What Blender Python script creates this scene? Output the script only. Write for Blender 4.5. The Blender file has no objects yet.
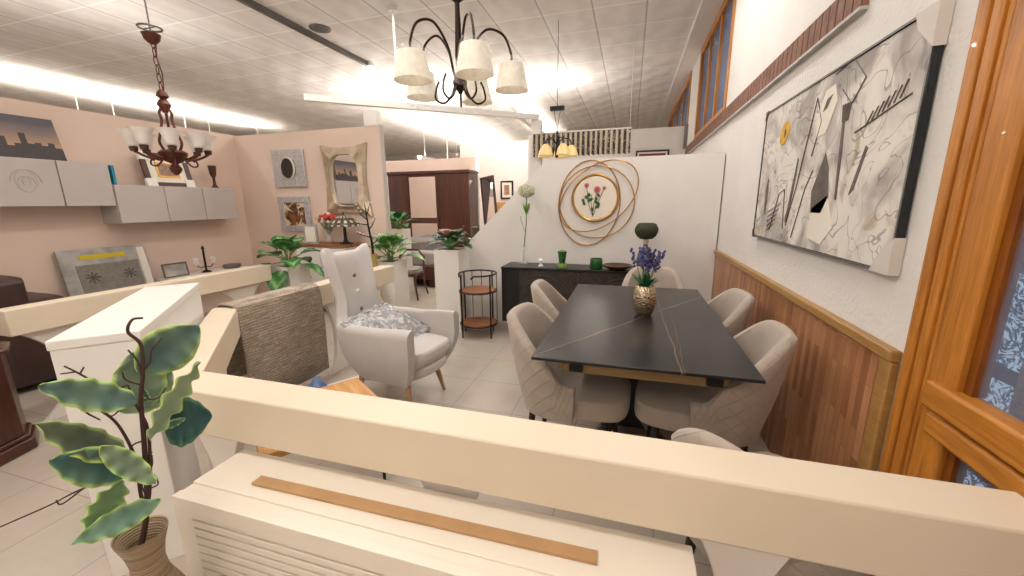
import bpy, bmesh, math, random
from mathutils import Vector, Matrix, Euler
random.seed(7)
PI = math.pi
COL = bpy.context.scene.collection
R = math.radians

# ------------------------------------------------------------------ camera
FPX, YAW, PITCH, ROLL, CH = 391.55, R(16.64), R(12.3), R(-.626), 1.45
CAM = Vector((0, 0, CH))
_fwd = Vector((-math.sin(YAW) * math.cos(PITCH), math.cos(YAW) * math.cos(PITCH), -math.sin(PITCH)))
_rt = Vector((math.cos(YAW), math.sin(YAW), 0)); _up = _rt.cross(_fwd)
_r2 = math.cos(ROLL) * _rt + math.sin(ROLL) * _up
_u2 = -math.sin(ROLL) * _rt + math.cos(ROLL) * _up

def at(px, py, x=None, y=None, z=None):
    """point seen at a pixel of the 1024x576 photograph, on the world plane given"""
    d = _r2 * ((px - 512) / FPX) - _u2 * ((py - 288) / FPX) + _fwd
    if x is not None: return CAM + d * (x / d.x)
    if y is not None: return CAM + d * (y / d.y)
    return CAM + d * ((z - CH) / d.z)

cam = bpy.data.cameras.new('camera'); cam_o = bpy.data.objects.new('camera', cam); COL.objects.link(cam_o)
cam.sensor_width = 36; cam.lens = FPX / 1024 * 36; cam.clip_start = .02; cam.clip_end = 200
m = Matrix((_r2, _u2, -_fwd)).transposed().to_4x4(); m.translation = CAM
cam_o.matrix_world = m
bpy.context.scene.camera = cam_o

# ------------------------------------------------------------------ materials
def lin(c):
    return tuple(((v / 255) / 12.92 if v <= 10 else (((v / 255) + .055) / 1.055) ** 2.4) for v in c[:3]) + (1,)

class NT:
    def __init__(s, name):
        s.m = bpy.data.materials.new(name); s.m.use_nodes = True
        s.t = s.m.node_tree; s.b = s.t.nodes['Principled BSDF']
    def n(s, typ, **kw):
        nd = s.t.nodes.new('ShaderNode' + typ)
        for k, v in kw.items(): setattr(nd, k, v)
        return nd
    def put(s, sock, v):
        if isinstance(v, bpy.types.NodeSocket): s.t.links.new(v, sock)
        elif v is not None: sock.default_value = v
    def math(s, op, a, b=None, c=None):
        nd = s.n('Math', operation=op); s.put(nd.inputs[0], a)
        if b is not None: s.put(nd.inputs[1], b)
        if c is not None: s.put(nd.inputs[2], c)
        return nd.outputs[0]
    def mix(s, f, a, b, mode='MIX'):
        nd = s.n('Mix', data_type='RGBA', blend_type=mode); s.put(nd.inputs[0], f); s.put(nd.inputs[6], a); s.put(nd.inputs[7], b)
        return nd.outputs[2]
    def coord(s, kind='Object'): return s.n('TexCoord').outputs[kind]
    def mapping(s, vec, scale=(1, 1, 1), rot=(0, 0, 0), loc=(0, 0, 0)):
        nd = s.n('Mapping'); s.put(nd.inputs[0], vec); nd.inputs[1].default_value = loc; nd.inputs[2].default_value = rot; nd.inputs[3].default_value = scale
        return nd.outputs[0]
    def noise(s, vec, scale=5, detail=3, rough=.5, dist=0):
        nd = s.n('TexNoise'); s.put(nd.inputs['Vector'], vec); nd.inputs['Scale'].default_value = scale; nd.inputs['Detail'].default_value = detail
        nd.inputs['Roughness'].default_value = rough; nd.inputs['Distortion'].default_value = dist
        return nd.outputs['Fac']
    def ramp(s, f, stops):
        nd = s.n('ValToRGB'); s.put(nd.inputs[0], f); e = nd.color_ramp.elements
        while len(e) < len(stops): e.new(.5)
        for el, (p, c) in zip(e, stops): el.position = p; el.color = c if len(c) == 4 else lin(c)
        return nd.outputs[0]
    def xyz(s, vec):
        nd = s.n('SeparateXYZ'); s.put(nd.inputs[0], vec); return nd.outputs
    def comb(s, x, y, z=0.0):
        nd = s.n('CombineXYZ'); s.put(nd.inputs[0], x); s.put(nd.inputs[1], y); s.put(nd.inputs[2], z); return nd.outputs[0]
    def set(s, **kw):
        nm = dict(col='Base Color', rough='Roughness', metal='Metallic', spec='Specular IOR Level', trans='Transmission Weight', ior='IOR', alpha='Alpha',
                  ecol='Emission Color', estr='Emission Strength', sheen='Sheen Weight', coat='Coat Weight', normal='Normal', sss='Subsurface Weight')
        for k, v in kw.items(): s.put(s.b.inputs[nm[k]], v)
        return s
    def bump(s, h, strength=.3, dist=.01):
        nd = s.n('Bump'); s.put(nd.inputs['Height'], h); nd.inputs['Strength'].default_value = strength; nd.inputs['Distance'].default_value = dist
        s.put(s.b.inputs['Normal'], nd.outputs[0])

def plain(name, c, rough=.5, metal=0, var=.06, scale=6, bump=0, bscale=80, **kw):
    t = NT(name); v = t.coord()
    f = t.noise(v, scale, 3)
    lo = tuple(x * (1 - var) for x in lin(c)[:3]) + (1,); hi = tuple(min(1, x * (1 + var)) for x in lin(c)[:3]) + (1,)
    t.set(col=t.ramp(f, [(.3, lo), (.7, hi)]), rough=rough, metal=metal, **kw)
    if bump: t.bump(t.noise(v, bscale, 4), bump, .01)
    return t.m

def wood(name, c1, c2, axis='z', rough=.4, scale=1.0, knots=False, coat=0):
    t = NT(name); v = t.coord()
    sc = {'x': (1.2, 14, 14), 'y': (14, 1.2, 14), 'z': (14, 14, 1.2)}[axis]
    w = t.mapping(v, tuple(q * scale for q in sc))
    f = t.noise(w, 1.6, 5, .6, 1.2)
    g = t.noise(t.mapping(v, tuple(q * scale * 6 for q in sc)), 2, 2)
    f2 = t.math('ADD', t.math('MULTIPLY', f, .75), t.math('MULTIPLY', g, .25))
    t.set(col=t.ramp(f2, [(.32, c1), (.62, c2)]), rough=rough, coat=coat)
    t.bump(f2, .08, .005)
    return t.m

def vcol(name, rough=.5, **kw):
    t = NT(name); a = t.n('Attribute'); a.attribute_name = 'Col'
    v = t.coord(); f = t.noise(v, 30, 3)
    t.set(col=t.mix(t.math('MULTIPLY', f, .25), a.outputs['Color'], (0, 0, 0, 1)), rough=rough, **kw)
    return t.m

M = {}
def g(c): return lin(c)
M['wall_white'] = plain('wall_white', (232, 226, 220), .85, var=.02)
def _rw():
    t = NT('textured_white_plaster'); v = t.coord()
    t.set(col=t.ramp(t.noise(v, 3, 2), [(.3, (230, 226, 220)), (.7, (236, 232, 227))]), rough=.9)
    t.bump(t.noise(v, 55, 4, .6), .35, .02); return t.m
M['plaster'] = _rw()
M['pink'] = plain('pink_wall_paint', (226, 202, 186), .85, var=.02, scale=2)
M['cream'] = plain('cream_rail_paint', (227, 212, 188), .42, var=.03, scale=3)
M['cream_leg'] = plain('cream_white_paint', (236, 229, 220), .5, var=.02)
M['white'] = plain('white_lacquer', (238, 234, 228), .4, var=.015)
M['white_warm'] = plain('warm_white_lacquer', (240, 230, 214), .38, var=.015)
M['cab_grey'] = plain('pale_grey_lacquer', (196, 186, 181), .45, var=.02)
M['black'] = plain('black_metal', (22, 21, 21), .4, .3, var=.1)
M['black_wood'] = plain('black_lacquer', (17, 17, 18), .35, var=.15)
M['bronze'] = plain('dark_bronze', (52, 40, 34), .38, .85, var=.15)
M['rust'] = plain('rust_brown_metal', (96, 52, 42), .45, .5, var=.2)
M['gold'] = plain('gold_metal', (186, 140, 72), .3, .9, var=.1)
M['champagne'] = plain('champagne_leaf_frame', (196, 178, 154), .38, .55, var=.15, scale=14)
M['silver'] = plain('silver_leaf_frame', (192, 188, 187), .45, .5, var=.18, scale=30, bump=.2, bscale=40)
M['mirror'] = NT('mirror_glass').set(col=(.9, .9, .9, 1), metal=1.0, rough=.02).m
M['oak'] = wood('light_oak', (170, 120, 72), (205, 158, 105), 'x', .45)
M['tan_wood'] = wood('tan_table_wood', (176, 120, 62), (212, 160, 98), 'x', .45)
M['legwood'] = wood('beech_leg', (158, 122, 90), (188, 152, 116), 'z', .45)
M['pine'] = wood('varnished_pine', (150, 88, 24), (204, 134, 48), 'z', .42, .8, coat=.1)
M['pine_x'] = wood('varnished_pine_rail', (150, 90, 26), (206, 136, 50), 'y', .42, .8, coat=.1)
M['pine_dark'] = wood('pine_groove', (98, 48, 8), (150, 84, 18), 'z', .4, .8)
M['walnut'] = wood('dark_cherry', (52, 22, 14), (84, 40, 27), 'z', .32, .7, coat=.3)
M['rustic'] = wood('rustic_shelf_wood', (112, 66, 36), (165, 108, 66), 'x', .55, 1.2)
M['cap'] = wood('oak_moulding', (150, 108, 56), (176, 134, 76), 'y', .4)
M['leather'] = plain('dark_brown_leather', (64, 43, 38), .42, var=.2, bump=.15, bscale=120)
M['tan_gold'] = plain('brushed_bronze_rail', (150, 124, 86), .4, .5, var=.1, scale=20)
def fabric(name, c, var=.1):
    t = NT(name); v = t.coord(); f = t.noise(v, 9, 4); w = t.noise(v, 260, 2)
    k = t.math('ADD', t.math('MULTIPLY', f, .6), t.math('MULTIPLY', w, .4))
    b = lin(c); t.set(col=t.ramp(k, [(.3, tuple(q * (1 - var) for q in b[:3]) + (1,)), (.7, tuple(min(1, q * (1 + var)) for q in b[:3]) + (1,))]), rough=.9, sheen=.3)
    t.bump(w, .15, .003); return t.m
M['armfab'] = fabric('pale_grey_armchair_cloth', (202, 196, 192), .05)
M['taupe'] = fabric('taupe_velvet', (174, 160, 147), .08)
def quilt():
    t = NT('taupe_velvet_quilted'); uv = t.coord('UV'); x = t.xyz(uv); v = t.coord()
    def line(sgn):
        a = t.math('ADD', t.math('MULTIPLY', x[0], 11.0), t.math('MULTIPLY', x[1], 13.0 * sgn))
        fr = t.math('FRACT', a); return t.math('ABSOLUTE', t.math('SUBTRACT', fr, .5))
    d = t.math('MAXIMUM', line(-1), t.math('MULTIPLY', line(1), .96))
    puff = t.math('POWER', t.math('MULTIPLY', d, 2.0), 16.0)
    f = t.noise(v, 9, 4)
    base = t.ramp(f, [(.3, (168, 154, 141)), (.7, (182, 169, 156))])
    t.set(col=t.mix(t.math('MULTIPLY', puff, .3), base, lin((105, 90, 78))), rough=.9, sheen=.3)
    t.bump(t.math('SUBTRACT', 1.0, puff), .45, .008); return t.m
M['quilt'] = quilt()
M['bedding'] = fabric('grey_bedding', (128, 122, 120), .2)
M['bedding2'] = fabric('pale_bedding', (168, 158, 152), .12)
M['white_shade'] = plain('cream_lamp_shade', (240, 232, 214), .7, var=.02, trans=.0, ecol=lin((255, 240, 215)), estr=.12)
M['alabaster'] = plain('frosted_glass_shade', (222, 214, 206), .35, var=.12, scale=14, ecol=lin((255, 240, 225)), estr=.1)
M['amber_shade'] = plain('amber_glass_shade', (226, 200, 140), .4, var=.1, ecol=lin((255, 215, 140)), estr=.25)
M['shade_in'] = plain('lamp_shade_lining', (236, 216, 176), .8, var=.02)
def plastic(name, a=.16, sc=14, de=2, bu=.4):
    t = NT(name); v = t.coord(); f = t.noise(v, sc, de, .6, 1.0)
    t.set(col=(.95, .95, .95, 1), rough=.12, alpha=t.ramp(f, [(.42, (a * .4,) * 3 + (1,)), (.62, (a * 2.2,) * 3 + (1,))]))
    t.bump(f, bu, .03); return t.m
M['plastic'] = plastic('clear_plastic_wrap', .10)
M['wrap'] = plastic('crinkled_plastic_bag', .26, 20, 4, 1.0)
M['glass'] = NT('clear_glass').set(col=(.96, .98, .97, 1), rough=.03, alpha=.18, spec=.8).m
M['win'] = plain('dusk_window_glass', (92, 122, 164), .25, var=.2, scale=2, spec=.3)
M['pane'] = NT('door_glass').set(col=lin((150, 180, 215)), rough=.04, alpha=.22, spec=.8).m
M['tube'] = NT('fluorescent_tube').set(col=(1, 1, 1, 1), ecol=lin((255, 247, 236)), estr=190).m
M['led'] = NT('led_strip').set(col=(1, 1, 1, 1), ecol=lin((255, 246, 236)), estr=6).m
M['black_leg'] = plain('black_chair_leg', (20, 19, 20), .45, var=.1)
M['green_glass'] = plain('green_glass', (26, 92, 34), .1, var=.25, scale=14, spec=.8)
M['lime'] = plain('lime_glass_rim', (106, 142, 70), .25, var=.15)
M['moss'] = plain('moss_green_shade', (52, 56, 34), .8, var=.2, scale=20, bump=.4, bscale=60)
M['blue_glass'] = plain('smoky_blue_glass', (70, 86, 110), .12, var=.2, spec=.8)
M['brass_dish'] = plain('brown_metal_dish', (88, 62, 36), .35, .6, var=.2)
M['blue_book'] = plain('teal_book', (30, 140, 170), .5)
M['cardboard'] = plain('brown_card', (186, 146, 102), .7, var=.1, scale=9)
M['bluebag'] = plain('blue_plastic', (124, 152, 196), .35, var=.15)
M['yellowpot'] = plain('yellow_ceramic', (176, 150, 76), .4)
M['stem'] = plain('brown_twig', (72, 46, 40), .7, var=.2)
M['green_stem'] = plain('green_stem', (98, 130, 70), .6, var=.15)
M['soil'] = plain('pot_moss', (92, 78, 58), .95, var=.3, scale=40)
M['leafc'] = vcol('leaf_green', .42)
M['leaf_matt'] = vcol('eucalyptus_leaf', .6)
M['petal'] = vcol('petals', .6)
M['grey_metal'] = plain('grey_metal', (120, 116, 112), .4, .6)
M['plaster_lip'] = plain('grey_mortar', (196, 192, 188), .95, var=.1, scale=20)
M['paper'] = plain('photo_mat', (236, 228, 214), .7, var=.02)
M['dark_frame'] = plain('dark_brown_frame', (72, 44, 32), .35, var=.2, scale=15)
M['black_gloss'] = plain('black_gloss_frame', (22, 26, 32), .18, var=.1)
M['corner'] = plain('cardboard_corner', (212, 204, 196), .6, var=.03)

def floor_mat():
    t = NT('floor_tile'); v = t.coord(); x = t.xyz(v)
    def ln(c, off):
        fr = t.math('FRACT', t.math('ADD', t.math('DIVIDE', c, .45), off)); return t.math('LESS_THAN', t.math('ABSOLUTE', t.math('SUBTRACT', fr, .5)), .006)
    gr = t.math('MAXIMUM', ln(x[0], .12), ln(x[1], .2))
    cell = t.n('TexWhiteNoise'); fl = t.n('VectorMath', operation='FLOOR')
    t.put(fl.inputs[0], t.mapping(v, (1 / .45,) * 3, loc=(.62, .7, 0))); t.put(cell.inputs['Vector'], fl.outputs[0])
    f = t.noise(v, 7, 6, .65, .6)
    base = t.ramp(f, [(.3, (184, 172, 158)), (.7, (192, 180, 166))])
    base = t.mix(.03, base, cell.outputs['Color'], 'OVERLAY')
    t.set(col=t.mix(gr, base, lin((150, 138, 126))), rough=t.ramp(f, [(.3, (.28,) * 3 + (1,)), (.7, (.34,) * 3 + (1,))]))
    t.bump(t.math('SUBTRACT', 1.0, gr), .2, .003); return t.m
M['floor'] = floor_mat()

def ceil_mat():
    t = NT('ceiling_tiles'); v = t.coord(); x = t.xyz(v)
    def fr(c, off): return t.math('FRACT', t.math('ADD', t.math('DIVIDE', c, .6), off))
    fx, fy = fr(x[0], -.1083), fr(x[1], .35)
    ex = t.math('ABSOLUTE', t.math('SUBTRACT', fx, .5)); ey = t.math('ABSOLUTE', t.math('SUBTRACT', fy, .5))
    gx = t.math('GREATER_THAN', ex, .484); gy = t.math('GREATER_THAN', ey, .48)
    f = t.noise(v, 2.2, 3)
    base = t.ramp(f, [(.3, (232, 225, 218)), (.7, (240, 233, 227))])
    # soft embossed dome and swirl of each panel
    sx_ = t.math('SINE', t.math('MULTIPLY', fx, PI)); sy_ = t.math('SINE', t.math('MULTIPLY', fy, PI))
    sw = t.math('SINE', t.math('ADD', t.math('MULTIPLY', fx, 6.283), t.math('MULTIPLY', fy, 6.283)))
    base = t.mix(t.math('MULTIPLY', t.math('ADD', t.math('MULTIPLY', t.math('SINE', t.math('ADD', t.math('MULTIPLY', fx, 12.566), t.math('MULTIPLY', t.noise(v, 3.3, 2), 9.0))), .5), .5), .16), base, lin((176, 168, 160)))  # relief shading of the panels painted into the colour as darker waves
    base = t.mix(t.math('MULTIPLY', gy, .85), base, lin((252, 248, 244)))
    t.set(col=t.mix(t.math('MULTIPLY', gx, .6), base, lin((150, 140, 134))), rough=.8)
    h = t.math('ADD', t.math('MULTIPLY', t.math('MULTIPLY', sx_, sy_), .7), t.math('MULTIPLY', sw, .22))
    t.bump(h, .5, .045); return t.m
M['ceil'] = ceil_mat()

def wains_mat():
    t = NT('laminate_strip_panel'); v = t.coord(); x = t.xyz(v)
    vec = t.comb(x[2], x[1], 0.0)
    br = t.n('TexBrick'); t.put(br.inputs['Vector'], vec); br.offset = .37; br.inputs['Scale'].default_value = 1
    br.inputs['Color1'].default_value = lin((148, 96, 62)); br.inputs['Color2'].default_value = lin((208, 152, 112)); br.inputs['Mortar'].default_value = lin((128, 82, 54))
    br.inputs['Mortar Size'].default_value = .0012; br.inputs['Brick Width'].default_value = .30; br.inputs['Row Height'].default_value = .042; br.inputs['Bias'].default_value = -.1
    f = t.noise(t.mapping(v, (20, 20, 2)), 2, 4)
    t.set(col=t.mix(.25, br.outputs['Color'], t.ramp(f, [(.3, (140, 92, 58)), (.7, (205, 150, 104))]), 'MIX'), rough=.38); return t.m
M['wains'] = wains_mat()

def brick_mat():
    t = NT('brown_brick_course'); v = t.coord(); x = t.xyz(v)
    fr = t.math('FRACT', t.math('DIVIDE', x[1], .075)); gr = t.math('LESS_THAN', fr, .16)
    f = t.noise(t.mapping(v, (1, 8, 4)), 4, 3)
    t.set(col=t.mix(gr, t.ramp(f, [(.3, (120, 82, 66)), (.7, (152, 112, 94))]), lin((60, 38, 30))), rough=.85)
    t.bump(t.math('SUBTRACT', f, t.math('MULTIPLY', gr, .8)), .6, .01); return t.m
M['brick'] = brick_mat()

def table_mat():
    t = NT('black_veined_ceramic'); v = t.coord(); x = t.xyz(v)
    n1 = t.math('MULTIPLY', t.math('SUBTRACT', t.noise(v, 3, 4), .5), .06)
    def vein(a, b, c, w):
        s = math.hypot(a, b)
        d = t.math('ADD', t.math('ADD', t.math('MULTIPLY', x[0], a / s), t.math('MULTIPLY', x[1], b / s)), c / s)
        return t.math('SUBTRACT', 1.0, t.math('SMOOTHSTEP' if False else 'MINIMUM', 1.0, t.math('DIVIDE', t.math('ABSOLUTE', t.math('ADD', d, n1)), w)))
    vs = t.math('MAXIMUM', vein(.85, -.55, -.06, .005), t.math('MAXIMUM', vein(1, .02, -.15, .0045), t.math('MULTIPLY', vein(1, -.04, -.21, .003), .6)))
    vs = t.math('MAXIMUM', vs, t.math('MULTIPLY', vein(.5, .8, -.6, .004), .4))
    seam = t.math('LESS_THAN', t.math('ABSOLUTE', t.math('SUBTRACT', x[1], .12)), .0025)
    f = t.noise(v, 5, 5)
    base = t.ramp(f, [(.3, (30, 30, 31)), (.7, (42, 41, 42))])
    col = t.mix(t.math('MULTIPLY', vs, .6), base, lin((150, 122, 84)))
    t.set(col=t.mix(t.math('MULTIPLY', seam, .8), col, lin((18, 18, 18))), rough=.27, spec=.3); return t.m
M['tabletop'] = table_mat()

def rug_mat():
    t = NT('woven_jute'); v = t.coord(); x = t.xyz(v)
    rows = t.math('SINE', t.math('MULTIPLY', t.math('ADD', x[2], t.math('MULTIPLY', t.noise(v, 6, 2), .008)), 330))
    tw = t.math('SINE', t.math('ADD', t.math('MULTIPLY', x[1], 520), t.math('MULTIPLY', rows, 1.5)))
    f = t.noise(t.mapping(v, (1, 3, 50)), 3, 3)
    n2 = t.noise(v, 90, 3)
    k = t.math('ADD', t.math('MULTIPLY', f, .6), t.math('MULTIPLY', n2, .4))
    base = t.ramp(k, [(.3, (138, 122, 107)), (.46, (168, 152, 134)), (.58, (198, 184, 165)), (.68, (222, 213, 197))])
    t.set(col=t.mix(t.math('MULTIPLY', t.math('ADD', rows, 1.0), .13), base, lin((84, 68, 54))), rough=.95)
    t.bump(t.math('ADD', rows, t.math('MULTIPLY', tw, .5)), .5, .004); return t.m
M['jute'] = rug_mat()

def wicker_mat():
    t = NT('wrapped_rattan'); v = t.coord(); x = t.xyz(v)
    rows = t.math('SINE', t.math('MULTIPLY', t.math('ADD', x[2], t.math('MULTIPLY', t.noise(v, 9, 2), .01)), 900))
    k = t.noise(t.mapping(v, (1, 1, 30)), 3, 3)
    t.set(col=t.mix(t.math('MULTIPLY', t.math('ADD', rows, 1.0), .25), t.ramp(k, [(.3, (150, 124, 92)), (.7, (212, 192, 160))]), lin((96, 74, 50))), rough=.8)
    t.bump(rows, .6, .004); return t.m
M['wicker'] = wicker_mat()

def hammered():
    t = NT('hammered_champagne_metal'); v = t.coord()
    vo = t.n('TexVoronoi'); t.put(vo.inputs['Vector'], v); vo.inputs['Scale'].default_value = 90
    t.set(col=lin((196, 180, 152)), metal=.95, rough=.24); t.bump(vo.outputs['Distance'], .6, .006); return t.m
M['hammered'] = hammered()

def carved():
    t = NT('carved_ring_door'); v = t.coord(); x = t.xyz(v)
    fx = t.math('SUBTRACT', t.math('MODULO', t.math('ADD', x[0], 8.75), .875), .4375)
    r = t.math('SQRT', t.math('ADD', t.math('MULTIPLY', fx, fx), t.math('POWER', t.math('SUBTRACT', x[2], .31), 2.0)))
    rg = t.math('SINE', t.math('MULTIPLY', r, 190))
    bands = t.math('GREATER_THAN', t.math('SINE', t.math('MULTIPLY', r, 24)), -.1)
    ang = t.math('SINE', t.math('MULTIPLY', t.math('ARCTAN2', fx, t.math('SUBTRACT', x[2], .31)), 90))
    f = t.noise(v, 14, 4)
    h = t.math('ADD', t.math('MULTIPLY', rg, bands), t.math('MULTIPLY', ang, t.math('SUBTRACT', 1.0, bands)))
    h = t.math('MULTIPLY', h, t.math('GREATER_THAN', x[0], .21)); base = t.mix(t.math('GREATER_THAN', x[0], .21), lin((16, 16, 17)), t.ramp(f, [(.3, (22, 19, 18)), (.7, (54, 44, 37))]))
    t.set(col=t.mix(t.math('MULTIPLY', t.math('GREATER_THAN', h, .55), .16), base, lin((120, 98, 74))), rough=.45)
    t.bump(h, .3, .005); return t.m
M['carved'] = carved()

def abstract():
    t = NT('abstract_canvas'); v = t.coord(); x = t.xyz(v)
    f = t.noise(v, 3.2, 3, .5, 1.2); q = t.noise(t.mapping(v, (1.6, 1, .7), loc=(7, 1, 3)), 3.0, 3, .55, 1.0)
    base = t.ramp(f, [(.34, (158, 151, 146)), (.45, (196, 189, 182)), (.56, (226, 220, 211)), (.7, (232, 226, 217))])
    k = t.noise(t.mapping(v, loc=(1, 4, 9)), 4.5, 4, .6, 1.5)
    c = t.mix(t.ramp(k, [(.56, (0, 0, 0, 1)), (.68, (.65, .65, .65, 1))]), base, lin((166, 140, 104)))
    c = t.mix(t.ramp(q, [(.30, (.8, .8, .8, 1)), (.42, (0, 0, 0, 1))]), c, lin((120, 114, 110)))
    h = t.noise(t.mapping(v, (1, 1, 1), loc=(3, 0, 1)), 3.4, 2, .4, 2.0)
    ln = t.ramp(h, [(.488, (0, 0, 0, 1)), (.496, (1, 1, 1, 1)), (.504, (1, 1, 1, 1)), (.512, (0, 0, 0, 1))])
    c = t.mix(t.math('MULTIPLY', ln, .55), c, lin((88, 80, 74)))
    t.set(col=c, rough=.6); return t.m
M['abstract'] = abstract()

def skyline():
    t = NT('city_sunset_canvas'); v = t.coord(); x = t.xyz(v)
    wn = t.n('TexWhiteNoise', noise_dimensions='1D'); t.put(wn.inputs['W'], t.math('FLOOR', t.math('MULTIPLY', x[0], 22)))
    hgt = t.math('ADD', .12, t.math('MULTIPLY', t.math('POWER', wn.outputs['Value'], 3.0), .16))
    b = t.math('LESS_THAN', x[2], hgt)
    sky = t.ramp(t.math('ADD', t.math('DIVIDE', x[2], .42), t.math('MULTIPLY', t.math('SUBTRACT', t.noise(t.mapping(v, (1, 1, 5)), 3, 4), .5), .25)), [(.3, (186, 148, 112)), (.6, (128, 112, 106)), (.85, (88, 84, 92))])
    f = t.noise(t.mapping(v, (60, 1, 60)), 2, 2)
    t.set(col=t.mix(b, sky, t.ramp(f, [(.4, (34, 30, 34)), (.7, (84, 70, 66))])), rough=.45); return t.m
M['skyline'] = skyline()

def curtain_mat():
    t = NT('patterned_valance'); v = t.coord(); x = t.xyz(v)
    s = t.math('SINE', t.math('MULTIPLY', x[0], 92)); f = t.noise(v, 30, 3, .6, 1)
    d = t.math('MULTIPLY', t.math('GREATER_THAN', s, .05), t.math('GREATER_THAN', f, .42))
    t.set(col=t.mix(d, lin((206, 192, 170)), lin((74, 68, 66))), rough=.9); return t.m
M['valance'] = curtain_mat()

def lace_mat():
    t = NT('blue_floral_lace'); v = t.coord(); f = t.noise(v, 22, 4, .6, 2.0)
    x = t.xyz(v); band = t.math('GREATER_THAN', t.math('SINE', t.math('MULTIPLY', x[2], 21)), .9)
    c = t.ramp(f, [(.42, (196, 214, 236)), (.47, (52, 52, 76)), (.53, (60, 60, 84)), (.58, (190, 208, 232))])
    t.set(col=t.mix(band, c, lin((84, 38, 44))), rough=.7, ecol=t.mix(band, c, lin((60, 30, 36))), estr=.7); return t.m  # glow added so the lace looks lit from behind
M['lace'] = lace_mat()

def blotch(name, bg, c1, c2, sc=9):
    t = NT(name); v = t.coord(); x = t.xyz(v)
    r = t.math('SQRT', t.math('ADD', t.math('POWER', x[0], 2.0), t.math('POWER', x[2], 2.0)))
    f = t.noise(v, sc, 4, .6, .6); k = t.math('SUBTRACT', f, t.math('MULTIPLY', r, 1.0))
    t.set(col=t.mix(t.ramp(k, [(.3, (0, 0, 0, 1)), (.36, (1, 1, 1, 1))]), lin(bg), t.ramp(t.noise(v, 14, 3), [(.4, c1), (.6, c2)])), rough=.5); return t.m
M['portrait'] = blotch('brown_ink_print', (214, 200, 172), (70, 30, 20), (132, 84, 36), 9)
M['sepia'] = plain('sepia_print', (150, 118, 96), .5, var=.5, scale=40)
M['oval_dark'] = plain('black_gold_oval', (40, 34, 26), .3, var=.9, scale=30)
M['grey_print'] = plain('grey_print', (172, 167, 163), .5, var=.35, scale=7)
M['yellow'] = plain('yellow_paint', (206, 186, 40), .6)
M['charcoal'] = plain('charcoal_paint', (98, 88, 82), .6, var=.35, scale=14)
M['ochre'] = plain('ochre_paint', (216, 168, 50), .6, var=.2, scale=30)
M['clay'] = plain('grey_relief_print', (132, 126, 118), .7, var=.15, scale=25)
M['red'] = plain('red_print', (120, 40, 46), .5)

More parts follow.
